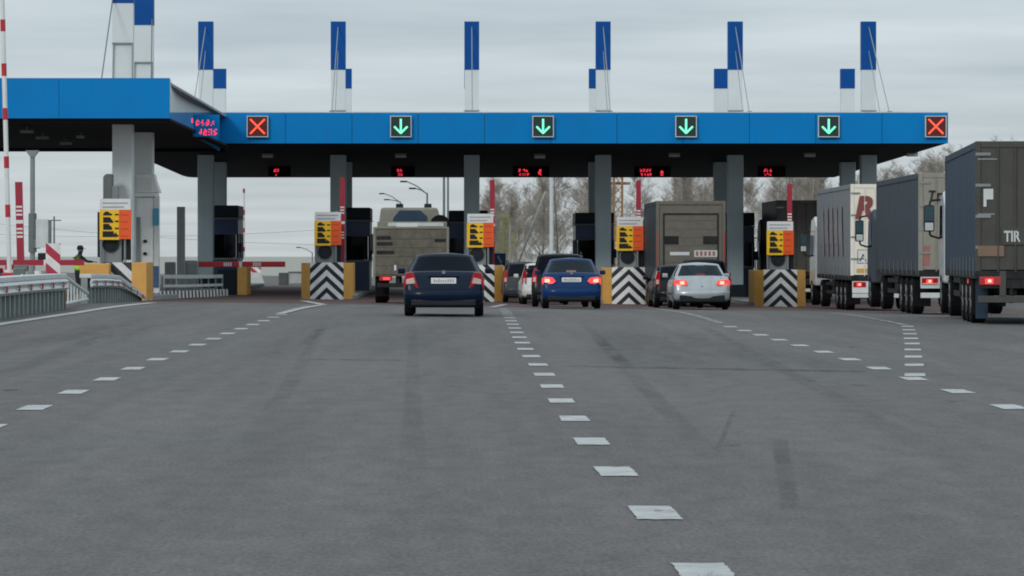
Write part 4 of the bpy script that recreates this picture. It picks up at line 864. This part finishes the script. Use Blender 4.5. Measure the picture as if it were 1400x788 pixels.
y = 107.5; tariff(X(157, y), y, Z(328, y), Z(272, y), 'yellow and orange tariff sign in front of the pale columns at left')
pedestal(X(150, y), y+.3, 'grey cabinet with round dark face on the left island')
t = thing('traffic_signal', 'grey rounded signal box on a post left of the pale column', 'traffic signal', (X(149, 109.2), 109.2, G(-11.7, 109.2)))
zz = Z(271, 109.2)-t.location.z; z2 = Z(238, 109.2)-t.location.z
MB().prism([(-.2, zz-.1), (.12, zz-.1), (.12, z2), (-.12, z2), (-.2, z2-.1)], 0, .4, 'y').build('head', M['mgrey'], t, bevel=.05); MB().box(.1, .3, .0, .3, zz-.1, zz+.4).build('side_box', M['grey'], t)
MB().tube((-.18, .2, .2), (-.18, .2, zz), .05).build('post', M['mgrey'], t); MB().tube((-.34, .15, 1.4), (-.34, .15, 2.9), .06).build('conduit', M['dark'], t)
# tall ticket kiosk
y = 115.0; zg = G(X(200, y), y)+.15; t = thing('ticket_kiosk', 'tall pale two-level ticket kiosk behind the left sign', 'kiosk', (X(200, y), y, zg)); q = lambda py: Z(py, y)-zg
u = lambda px: X(px, y)-X(200, y)
MB().box(u(187), u(209.5), 0, 1.0, 0, q(270)).build('lower_cabinet', M['kiosk'], t, bevel=.03); MB().box(u(184), u(214), -.1, 1.05, q(269.5), q(264)).build('ledge', M['kiosk'], t, bevel=.02)
MB().prism([(u(186), q(263.5)), (u(218), q(263.5)), (u(212), q(247)), (u(210), q(238)), (u(186), q(238))], .05, .9, 'y').build('upper_cabinet', M['kiosk'], t, bevel=.02); MB().box(u(187), u(207), .02, .045, q(261), q(243)).build('door', M['white'], t)
MB().box(u(210), u(217.5), .0, .3, 0.05, q(268)).build('post', M['white'], t, bevel=.02); MB().box(u(209.5), u(217.5), -.06, -.002, q(308), q(285)).build('screen', M['bluelight'], t, bevel=.01); MB().box(u(209.5), u(217.5), -.06, -.002, q(393), q(364)).build('panel', mat('dull_blue', (.05, .10, .19), .5), t, bevel=.01)
MB().box(u(186.5), u(192), -.1, -.003, q(372), q(297)).build('duct', M['grey'], t)
for py in (328, 345): MB().box(u(196), u(201), -.1, -.003, q(py+4), q(py)).build('reader', M['dark'], t, bevel=.02)
MB().box(u(163), u(186), -.15, -.05, q(369), q(358)).build('blue_panel', mat('sign_blue', (.012, .04, .20), .5), t)
# pole, small cabinets, fence, striped kerb
y = 128.0; x = X(247.5, y); zg = G(x, y); t = thing('plain_pole', 'plain square grey pole between two small cabinets', 'pole', (x, y, zg)); MB().box(-.15, .15, -.15, .15, 0, Z(283, y)-zg).build('shaft', M['grey'], t, bevel=.01); MB().box(-.25, .25, -.25, .25, -.02, .1).build('base_plate', M['mgrey'], t)
for px, pw, l in ((232, 14, 'small grey cabinet left of the plain pole'), (263, 15, 'small grey cabinet right of the plain pole')):
    y = 129.0; x = X(px, y); zg = G(x, y); w = pw/2*y/F; t = thing('service_cabinet', l, 'cabinet', (x, y, zg)); MB().box(-w, w, 0, .5, .1, Z(358.5, y)-zg).build('cabinet_body', M['grey'], t, bevel=.04); MB().box(-w*.8, w*.8, -.015, -.002, .4, Z(362, y)-zg).build('door', M['grey'], t); MB().box(-w*.9, w*.9, .05, .45, -.02, .1).build('plinth', M['concrete'], t)
t = thing('kerb_fence', 'low silver guard fence above the striped kerb', 'fence', (0, 0, 0)); a, b = (X(204, 116.5), 116.5), (X(304, 133), 133.0)
def lerp2(u_): x = a[0]+(b[0]-a[0])*u_; yy = a[1]+(b[1]-a[1])*u_; return x, yy, G(x, yy)
for i in range(9):
    x, yy, z = lerp2(.16+.84*i/8); MB().box(x-.03, x+.03, yy-.04, yy+.04, z+.1, z+.80).build('post', M['grey'], t)
rails = [(.72, .86), (.40, .5)]
for r0, r1 in rails: MB().loft([[(x-.03, yy, z+r0), (x+.03, yy, z+r0), (x+.03, yy, z+r1), (x-.03, yy, z+r1)] for x, yy, z in [lerp2(.16+.84*i/12) for i in range(13)]]).build('rail', M['lgrey'], t)
k_ = MB().loft([[(x+.06, yy, z-.05), (x+.26, yy, z-.05), (x+.24, yy, z+.27), (x+.06, yy, z+.27)] for x, yy, z in [lerp2(i/12) for i in range(13)]]).build('striped_kerb', M['kerbpaint']); struct(k_)
# closed barrier arm across the left lane
y = 131.0; x = X(262, y); zg = G(x, y); t = thing('barrier_arm', 'closed horizontal red barrier arm across the left lane', 'barrier', (x, y, zg)); z = Z(361.5, y)-zg; L_ = X(390, y)-x
MB().box(0, L_, -.05, .05, z-.11, z+.11).build('boom', M['redb'], t, bevel=.02)
for px in (306, 346): 
    for k in range(4): xx = X(px, y)-x+k*.085; MB().box(xx, xx+.055, -.058, -.051, z-.075, z+.075).build('white_mark', M['white'], t)
MB().box(X(329, y)-x-.06, X(329, y)-x+.06, -.056, .056, z-.115, z+.115).build('white_band', M['white'], t); MB().box(-.25, .2, -.15, .3, .1, z+.15).build('drive_box', M['grey'], t, bevel=.03)
t = thing('island_nose', 'plain yellow-brown end block right of the closed-lane booth', 'crash barrier', (X(331, 136), 136, G(-9, 136))); MB().box(-.2, .2, 0, 2.5, 0, 1.15).build('side_panel', M['yellow'], t, bevel=.02); MB().box(-1.0, -.205, .1, 2.4, 0, 1.05).build('end_wall', M['booth'], t)
# slim banded poles (raised booms of the farther barriers)
def banded(px, pt, pb, y, r, cols, lab, lean=0, red='redb'):
    x = X(px, y); t = thing('boom_pole', lab, 'barrier', (x, y, 0)); z0, z1 = Z(pb, y), Z(pt, y)
    MB().tube((0, 0, z0), (lean, 0, z1), r, n=10).build('boom', M['white'], t)
    for a_, b_ in cols:
        za, zb = Z(b_, y), Z(a_, y); f = lambda z: lean*(z-z0)/(z1-z0); MB().tube((f(za), 0, za), (f(zb), 0, zb), r*1.12, n=10).build('red_band', M[red], t)
    MB().box(-.2, .2, -.1, .4, G(x, y), z0+.1).build('drive_box', M['redb' if y < 100 else 'grey'], t, bevel=.03)
banded(13, -8, 378, 88, .062, [(27, 43), (87, 104), (148, 164), (214, 230), (280, 297)], 'tall red and white banded boom pole at the far left edge', lean=-.2)
banded(333.5, 258, 392, 180, .055, [(258, 264), (287, 294), (312, 318), (338, 344)], 'thin banded boom pole standing behind the closed barrier')
y = 92.0; arm(X(28.5, y), y, Z(249, y), 'raised dark red barrier arm above the long parapet', w=.10, lean=-.06)
y = 96.0; t = thing('barrier_arm', 'closed dark red barrier behind the long parapet and person', 'barrier', (X(-40, y), y, 0)); MB().box(0, X(115, y)-X(-40, y), -.05, .05, Z(363, y), Z(355.5, y)).build('boom', M['red'], t)
MB().box(-.2, .2, -.2, .2, G(-14, y), Z(350, y)).build('drive_box', M['grey'], t)
for px in (12, 60): MB().box(X(px, y)-X(-40, y), X(px, y)-X(-40, y)+.12, -.055, .055, Z(363.2, y), Z(355.3, y)).build('white_band', M['white'], t)
# lamp post, sign back, hazard board, cabinets by the parapet
y = 104.0; x = X(44.5, y); zg = G(x, y); t = thing('lamp_post', 'slim grey post with a dark box under the left canopy', 'post', (x, y, zg))
MB().tube((0, 0, 0), (0, 0, Z(206, y)-zg), .085, .075, 12).build('shaft', M['grey'], t); MB().tube((0, 0, Z(345, y)-zg), (0, 0, Z(292, y)-zg), .13, n=12).build('sleeve', M['mgrey'], t); MB().box(.02, .24, -.12, .12, Z(340, y)-zg, Z(328, y)-zg).build('switch_box', M['mgrey'], t, bevel=.02); MB().prism([(-.06, Z(215, y)-zg), (.06, Z(215, y)-zg), (.22, Z(206, y)-zg), (-.22, Z(206, y)-zg)], -.1, .1, 'y').build('head', M['grey'], t)
y = 100.0; x = X(60, y); zg = G(x, y); t = thing('sign_back', 'pale grey back of a road sign on a post', 'sign', (x, y, zg)); MB().box(X(49, y)-x, X(66, y)-x, 0, .06, Z(339, y)-zg, Z(300, y)-zg).build('panel', M['lgrey'], t); MB().box(X(66, y)-x+.003, X(70, y)-x, -.03, .1, 0, Z(301, y)-zg).build('post', M['mgrey'], t); MB().box(X(52, y)-x, X(64, y)-x, -.1, -.005, Z(359, y)-zg, Z(346, y)-zg).build('lamp_box', M['dark'], t, bevel=.04)
y = 86.0; x = X(72.5, y); zg = G(x, y); t = thing('hazard_board', 'leaning red and white diagonal hazard board on the parapet', 'sign', (x, y, zg))
zz = Z(374, y)-zg; MB().prism([(-.16, .42), (.20, -.42), (.20, .10), (-.16, .42)][:3]+[(.20, .24), (.02, .42)], 0, .03, 'y').build('panel', M['rwdiag'], t, loc=(0, 0, Z(353, y)-zg)) if False else MB().box(-.19, .19, 0, .03, -.40, .40).build('panel', M['rwdiag'], t, loc=(0, 0, Z(354, y)-zg))
MB().tube((0, .06, 0), (0, .06, Z(340, y)-zg), .03).build('post', M['grey'], t); MB().box(-.25, .3, -.1, .15, Z(375, y)-zg-.08, Z(375, y)-zg).build('foot', M['brown'], t)
for k, px in enumerate((31, 42, 51, 59, 66)):
    y = 84.0+k*.6; x = X(px, y); t = thing('small_lamp', 'small pale bollard lamp on the parapet top '+['nearest the dark red arm', 'second from the dark red arm', 'third from the dark red arm', 'fourth from the dark red arm', 'nearest the hazard board'][k], 'lamp', (x, y, Z(377, y)), group='small lamps on the parapet'); MB().tube((0, 0, -.6), (0, 0, 0), .05, n=8).build('stem', M['mgrey'], t); MB().tube((0, 0, 0), (0, 0, .12), .11, .09, 10).build('lamp_head', M['white' if k % 2 == 0 else 'sand'], t)
t = thing('control_box', 'dark grey control box at the foot of the dark red arm', 'cabinet', (X(27, 84), 84, G(-11, 84))); MB().box(-.16, .16, -.1, .2, .0, Z(366, 84)-G(-11, 84)).build('cabinet_body', M['mgrey'], t, bevel=.03)
t = thing('bollard', 'small red and white bollard by the far left boom', 'bollard', (X(13, 90), 90, G(-12, 90))); zt_ = Z(362, 90)-G(-12, 90); MB().tube((0, 0, 0), (0, 0, zt_), .16, .12, 12).build('body', M['redb'], t); MB().tube((0, 0, zt_-.28), (0, 0, zt_-.14), .15, .142, 12).build('white_band', M['white'], t)
# ================================================================== PERSON in a hi-vis vest
def person():
    y = 113.0; x = X(107, y); zg = G(x, y); t = thing('person', 'person in black cap and hi-vis vest standing by the yellow nose', 'person', (x, y, zg), R(-62))
    J = {'pel': (0, 0, .95, .15, .12), 'wai': (0, .01, 1.10, .145, .11), 'che': (0, .03, 1.32, .17, .12), 'nec': (0, .05, 1.50, .06, .06), 'hd0': (0, .08, 1.58, .075, .085), 'hd1': (0, .09, 1.70, .085, .10), 'hd2': (0, .08, 1.77, .05, .06)}
    E = [('pel', 'wai'), ('wai', 'che'), ('che', 'nec'), ('nec', 'hd0'), ('hd0', 'hd1'), ('hd1', 'hd2')]
    for s_, n_ in ((-1, 'l'), (1, 'r')):
        J.update({'hip'+n_: (s_*.10, 0, .88, .10, .10), 'kne'+n_: (s_*.11, .03, .48, .065, .07), 'ank'+n_: (s_*.11, -.02, .09, .05, .05), 'toe'+n_: (s_*.12, .16, .04, .045, .035)})
        E += [('pel', 'hip'+n_), ('hip'+n_, 'kne'+n_), ('kne'+n_, 'ank'+n_), ('ank'+n_, 'toe'+n_)]
        if s_ < 0: J.update({'shol': (-.20, .03, 1.42, .07, .07), 'elbl': (-.27, .02, 1.14, .05, .05), 'wril': (-.24, .16, .95, .035, .035)})
        else: J.update({'shor': (.20, .04, 1.42, .07, .07), 'elbr': (.24, .22, 1.26, .05, .05), 'wrir': (.20, .47, 1.25, .035, .035)})
        E += [('che', 'sho'+n_), ('sho'+n_, 'elb'+n_), ('elb'+n_, 'wri'+n_)]
    def skin(name, names, edges, m, sub=2, par=t, root=None, grow=1.0):
        me = bpy.data.meshes.new(name); bm = bmesh.new(); ly = bm.verts.layers.skin.verify(); vs = {}
        for n_ in names:
            p = J[n_]; v = bm.verts.new(p[:3]); v[ly].radius = (p[3]*grow, p[4]*grow); v[ly].use_root = (n_ == (root or names[0])); vs[n_] = v
        for a_, b_ in edges: bm.edges.new((vs[a_], vs[b_]))
        bm.to_mesh(me); bm.free(); me.materials.append(m); o = bpy.data.objects.new(name, me); COL.objects.link(o); o.parent = par
        k = o.modifiers.new('skin', 'SKIN'); k.use_smooth_shade = True; s2 = o.modifiers.new('sub', 'SUBSURF'); s2.levels = s2.render_levels = sub; return o
    body = skin('body', list(J), E, M['cloth'], root='pel')
    # face and hair over the head, vest over the torso, hands with fingers
    face = MB(); K = 10; rings = []
    for i in range(K+1):
        a = math.pi*i/K; rr = math.sin(a); rings.append([(.078*rr*math.cos(b_), .085+.098*rr*math.sin(b_), 1.665-.118*math.cos(a)) for b_ in [2*math.pi*k/14 for k in range(14)]])
    face.loft(rings, caps=False); h = face.build('head', M['skin'], body, smooth=True)
    MB().prism([(.175, 1.655), (.205, 1.635), (.175, 1.63)], -.014, .014, 'x').build('nose', M['skin'], h); box('mouth', M['maroon'], h, -.025, .025, .168, .174, 1.595, 1.603)
    for s_ in (-1, 1): box('eye', M['dark'], h, s_*.032-.012, s_*.032+.012, .170, .176, 1.668, 1.678); box('ear', M['skin'], h, s_*.078-.01, s_*.078+.01, .07, .10, 1.64, 1.70, bevel=.006)
    MB().loft([[(r0*math.cos(b_), .07+r0*1.15*math.sin(b_), z_) for b_ in [2*math.pi*k/16 for k in range(16)]] for z_, r0 in ((1.66, .097), (1.72, .103), (1.78, .09), (1.815, .05))]).build('cap', M['cloth'], body, smooth=True)
    MB().box(-.07, .07, .15, .26, 1.70, 1.715).build('cap_peak', M['cloth'], body, bevel=.006)
    vr = [(1.00, .185, .15), (1.08, .18, .148), (1.2, .185, .15), (1.34, .215, .165), (1.43, .19, .14), (1.48, .10, .09)]
    def vring(z_, a_, b_): return [(a_*math.cos(q), .025+b_*math.sin(q), z_) for q in [2*math.pi*k/20 for k in range(20)]]
    MB().loft([vring(*v_) for v_ in vr]).build('vest', mat('dark_green_vest', (.07, .15, .035), .8), body, smooth=True)
    MB().loft([vring(.96, .196, .16), vring(1.12, .190, .157)]).build('vest_hem', M['hivis'], body, smooth=True)
    for zz in (1.25,): MB().loft([vring(zz, .196, .158), vring(zz+.05, .204, .162)]).build('reflective_band', M['hivis'], body, smooth=True)
    MB().box(-.1, .1, -.16, -.135, 1.36, 1.42).build('shoulder_panel', mat('dull_orange', (.35, .10, .05), .7), body)
    for s_, (wx, wy, wz) in ((-1, (-.24, .16, .95)), (1, (.20, .47, 1.25))):
        hd = MB().box(wx-.04, wx+.04, wy-.01, wy+.09, wz-.018, wz+.018).build('hand', M['skin'], body, bevel=.012)
        for k in range(4): xx = wx-.03+k*.02; MB().path([(xx, wy+.085, wz), (xx, wy+.125-.004*abs(k-1.5), wz-.012), (xx, wy+.15-.006*abs(k-1.5), wz-.035)], .0085, 5).build('finger', M['skin'], hd)
        MB().path([(wx-s_*.035, wy+.02, wz), (wx-s_*.062, wy+.055, wz-.008), (wx-s_*.055, wy+.09, wz-.02)], .0095, 5).build('thumb', M['skin'], hd)
    return t
person()
# ================================================================== BEYOND THE PLAZA
def lampp(px, y, pt, arms, lab):
    x = X(px, y); zg = G(x, y); t = thing('street_lamp', lab, 'street lamp', (x, y, zg)); H = Z(pt, y)-zg
    MB().tube((0, 0, 0), (0, 0, H), .12, .07, 8).build('pole', M['mgrey'], t)
    for dx, dz in arms:
        MB().path([(0, 0, H-.1), (dx*.5, 0, H+dz*.6), (dx, 0, H+dz)], .05, 5).build('arm', M['mgrey'], t); MB().box(dx-.55 if dx < 0 else dx, dx if dx < 0 else dx+.55, -.1, .1, H+dz-.06, H+dz+.07).build('lamp_head', M['dark'], t, bevel=.02)
lampp(584, 262, 264, [(-1.6, .9), (-.9, .35)], 'street lamp with two arms above the khaki truck')
lampp(547.5, 330, 276, [(-1.6, .8), (-1.1, .2)], 'farther street lamp left of the two-armed one')
lampp(427, 420, 345, [(-1.5, .6)], 'distant small street lamp behind the closed lane')
for px, pt, y, r, lab, m in ((754, 236, 205, .11, 'pale straight light pole in front of the bare trees', 'lgrey'), (697.5, 306, 210, .07, 'short pale post by the blue direction sign', 'sand'), (607, 232, 330, .12, 'left one of the twin thin masts', 'mgrey'), (612.5, 236, 330, .1, 'right one of the twin thin masts', 'mgrey')):
    x = X(px, y); zg = G(x, y); t = thing('pole', lab, 'pole', (x, y, zg)); MB().tube((0, 0, 0), (0, 0, Z(pt, y)-zg), r*1.25, r, 10).build('shaft', M[m], t); MB().box(-r*2, r*2, -r*2, r*2, 0, .3).build('base', M['concrete'], t)
y = 178.0; t = thing('barrier_arm', 'pale barrier arm half raised at a slant over the dark cars', 'barrier', (X(700, y), y, 0)); MB().tube((0, 0, Z(382, y)), (X(746, y)-X(700, y), 0, Z(262, y)), .07, .05, 8).build('boom', mat('pale_boom', (.42, .42, .38), .6, dirt=.3), t); MB().box(-.2, .2, -.15, .2, G(2, y), Z(378, y)).build('drive_box', M['grey'], t)
y = 150.0; x = X(683, y); t = thing('direction_sign', 'small blue arrow sign above the yellow island side', 'sign', (x, y, 0)); MB().box(-.28, .28, 0, .04, Z(364, y), Z(346.5, y)).build('panel', mat('sign_sky_blue', (.02, .14, .40), .5), t, bevel=.01)
zc = Z(355, y); MB().prism([(-.05, zc+.2), (-.12, zc+.1), (.06, zc-.2), (.14, zc-.12)][::-1], -.012, -.002, 'y').build('arrow', M['white'], t); MB().tube((0, .06, G(x, y)), (0, .06, zc), .03).build('post', M['grey'], t)
# rusty lattice pylon behind the third booth
y = 240.0; x = X(845, y); zg = G(x, y); t = thing('lattice_tower', 'rusty lattice post behind the third toll sign', 'tower', (x, y, zg)); H = Z(236, y)-zg; M['rust'] = mat('rust_steel', (.26, .15, .07), .8, var=.25)
for sx_ in (-.3, .3):
    for sy_ in (-.3, .3): MB().box(sx_-.07, sx_+.07, sy_-.07, sy_+.07, 0, H).build('leg', M['rust'], t)
mb = MB()
for k in range(int(H/.7)): z = .7*k; mb.tube((-.3, -.3, z), (.3, -.3, z+.7), .04, n=4).tube((.3, -.3, z), (-.3, -.3, z+.7), .04, n=4).tube((-.3, .3, z), (-.3, -.3, z+.7), .04, n=4)
mb.build('bracing', M['rust'], t); MB().box(-.9, .9, -.15, .15, H-.9, H-.7).build('cross_arm', M['rust'], t)
# vehicles and boards past the closed lane
y = 178.0; x = X(388, y); zg = G(x, y); t = thing('service_cabinet', 'dark post with white panel beyond the closed red barrier', 'cabinet', (x, y, zg)); z = Z(373, y)-zg
MB().box(-.28, .24, 0, .5, 0, z).build('cabinet_body', M['mgrey'], t, bevel=.03); MB().box(.25, 1.12, .1, .16, .1, z-.02).build('side_panel', M['kiosk'], t); MB().box(.245, 1.15, .08, .18, z-.018, z+.06).build('top_rail', M['grey'], t)
y = 185.0; x = X(349, y); zg = G(x, y); t = thing('hazard_board', 'small red and white diagonal hazard board past the closed barrier', 'sign', (x, y, zg)); MB().box(-.32, .32, 0, .04, -.42, .42).build('panel', M['rwdiag'], t, loc=(0, 0, Z(376, y)-zg)); MB().tube((0, .06, 0), (0, .06, Z(370, y)-zg), .04).build('post', M['grey'], t)
MB().prism([(-.5, 0), (.5, 0), (.28, .6), (-.28, .6)], -.2, .2, 'y').build('foot', M['lgrey'], t)
car('sedan', 'small blue car seen over the parapet at the left edge', 'car', (X(2, 130), 130, G(X(2, 130), 130)), R(90), royal, L=4.2, W=1.7, H=1.45, tint='glassdark')
# overhead wires on far poles
for k, (p0, p1, y0, y1, sag, lab) in enumerate((((-60, 318), (470, 312), 420, 420, .8, 'upper thin overhead wire behind the left canopy'), ((-60, 300), (470, 336), 440, 440, .6, 'lower thin overhead wire behind the left canopy'), ((640, 300), (560, 328), 360, 430, .4, 'thin overhead wire right of the khaki truck'))):
    a_, b_ = at(*p0, y0), at(*p1, y1); pts = [a_.lerp(b_, i/20)-Vector((0, 0, sag*4*(i/20)*(1-i/20))) for i in range(21)]; o = MB().path(pts, .035, 4).build('overhead_wire', M['wire']); tag(o, lab, 'wire', 'overhead wires')
for k, (px, y, pt, lab) in enumerate(((74, 425, 296, 'far wooden wire pole left of the pale columns'), (470, 420, 306, 'far wire pole behind the leftmost chevron sign'))):
    x = X(px, y); zg = G(x, y); t = thing('wire_pole', lab, 'pole', (x, y, zg)); H = Z(pt, y)-zg; MB().tube((0, 0, 0), (0, 0, H), .16, .11, 8).build('pole', M['mgrey'], t); MB().box(-.9, .9, -.07, .07, H-.6, H-.45).build('cross_arm', M['mgrey'], t)
# ------------------------------------------------------------------ bare trees
def tree_mesh(seed, H, lean=.25, dens=1.0):
    r = random.Random(seed); T, C = MB(), MB()
    def seg(mb, a, b, r0, r1, n): mb.tube(a, b, r0, r1, n, cap=False)
    def branch(p, d, L_, rad, lvl):
        n = 4 if lvl < 2 else 3; q = p; dd = d.normalized(); nseg = 4 if lvl == 0 else 3
        for i in range(nseg):
            e = q+dd*(L_/nseg); r1 = rad*(1-.75*(i+1)/nseg); r0 = rad*(1-.75*i/nseg)
            seg(T if lvl == 0 else C, q, e, max(r0, .006), max(r1, .005), 7 if lvl == 0 else n)
            if lvl < 4:
                kids = [5, 3, 3, 2][lvl] if i or lvl else 0
                if lvl == 0 and i >= 1: kids = int(5.5*dens)
                for k in range(kids):
                    u = r.random(); s0 = q.lerp(e, u); az = r.uniform(0, 6.283); out = Vector((math.cos(az), math.sin(az), 0)); up = r.uniform(.35, 1.1) if lvl == 0 else r.uniform(-.1, .9)
                    nd = (dd*.5+out*.75+Vector((0, 0, up*.6))).normalized(); f = (1-(i+u)/nseg*.62)
                    branch(s0, nd, L_*r.uniform(.30, .48)*f if lvl == 0 else L_*r.uniform(.38, .62), max(.006, r0*r.uniform(.3, .45)), lvl+1)
            q = e; dd = (dd+Vector((r.uniform(-1, 1), r.uniform(-1, 1), r.uniform(-.2, .5)))*(.10 if lvl == 0 else lean)).normalized()
    branch(Vector((0, 0, 0)), Vector((0, 0, 1)), H, H*.011+.02, 0)
    f = H/max(v[2] for v in T.v+C.v)
    for q in (T, C): q.v = [(v[0]*f, v[1]*f, v[2]*f) for v in q.v]
    return T, C
protos = []
kinds = [('bare_tree', 'bare grey-brown winter tree in the belt behind the canopy', 'bark', 'twig'), ('birch_tree', 'bare pale-trunked birch in the belt behind the canopy', 'birch', 'twig'), ('budding_tree', 'bare tree with greenish twigs behind the dark cars', 'bark', 'twiggreen')]
for k in range(6):
    T, C = tree_mesh(11+k, 10.0, dens=[1, .9, 1.1, .8, 1, 1][k]); kd = kinds[[0, 1, 0, 1, 0, 2][k]]
    t = tag(bpy.data.objects.new(kd[0], None), kd[1], 'tree', 'bare trees behind the plaza'); COL.objects.link(t)
    a_ = T.build('trunk', M[kd[2]], t, smooth=True, fix=False); b_ = C.build('crown', M[kd[3]], t, fix=False); protos.append(t); print('tree', k, len(T.f)+len(C.f))
spots = []
r = random.Random(5)
for k in range(46):
    px = r.uniform(668, 1128) if k < 31 else r.uniform(1130, 1420); y = r.uniform(250, 430)
    pt = r.uniform(205, 245) if px > 760 else 262-(px-672)*.35+r.uniform(-12, 22)
    if px > 1130: pt = (215-(px-1200)*.13)+r.uniform(-12, 22)
    spots.append((px, y, pt-(14 if px < 1130 else 0), k % 5))
for px, y, pt in ((806, 240, 300), (800, 236, 308), (815, 245, 296), (690, 300, 285)): spots.append((px, y, pt, 5))
for k in range(16): px = 1165+k*11.5; spots.append((px, r.uniform(240, 330), 238-(px-1165)*.26+r.uniform(-6, 10), r.choice([0, 2, 4])))
for px in (640, 652, 664, 628, 618): spots.append((px, r.uniform(420, 520), 285+(664-px)*.6+r.uniform(-6, 8), r.choice([0, 2])))
used = set()
for px, y, pt, k in spots:
    x = X(px, y); z = G(x, y); H = Z(pt, y)-z
    o = protos[k] if k not in used else copy_tree(protos[k]); used.add(k)
    b = o['label'].split(' in the belt')[0].split(' behind')[0]
    o['label'] = b+(' behind the queued lorries right of the canopy' if px > 1140 else ' far off left of the middle column' if px < 668 else ' behind the dark cars and middle lane' if px < 805 else ' behind the grey box truck and right-hand booths')
    o.location = (x, y, z-.1); s_ = H/10.0; o.scale = (s_*r.uniform(.75, 1.0), s_*r.uniform(.75, 1.0), s_); o.rotation_euler = (0, 0, r.uniform(0, 6.28))
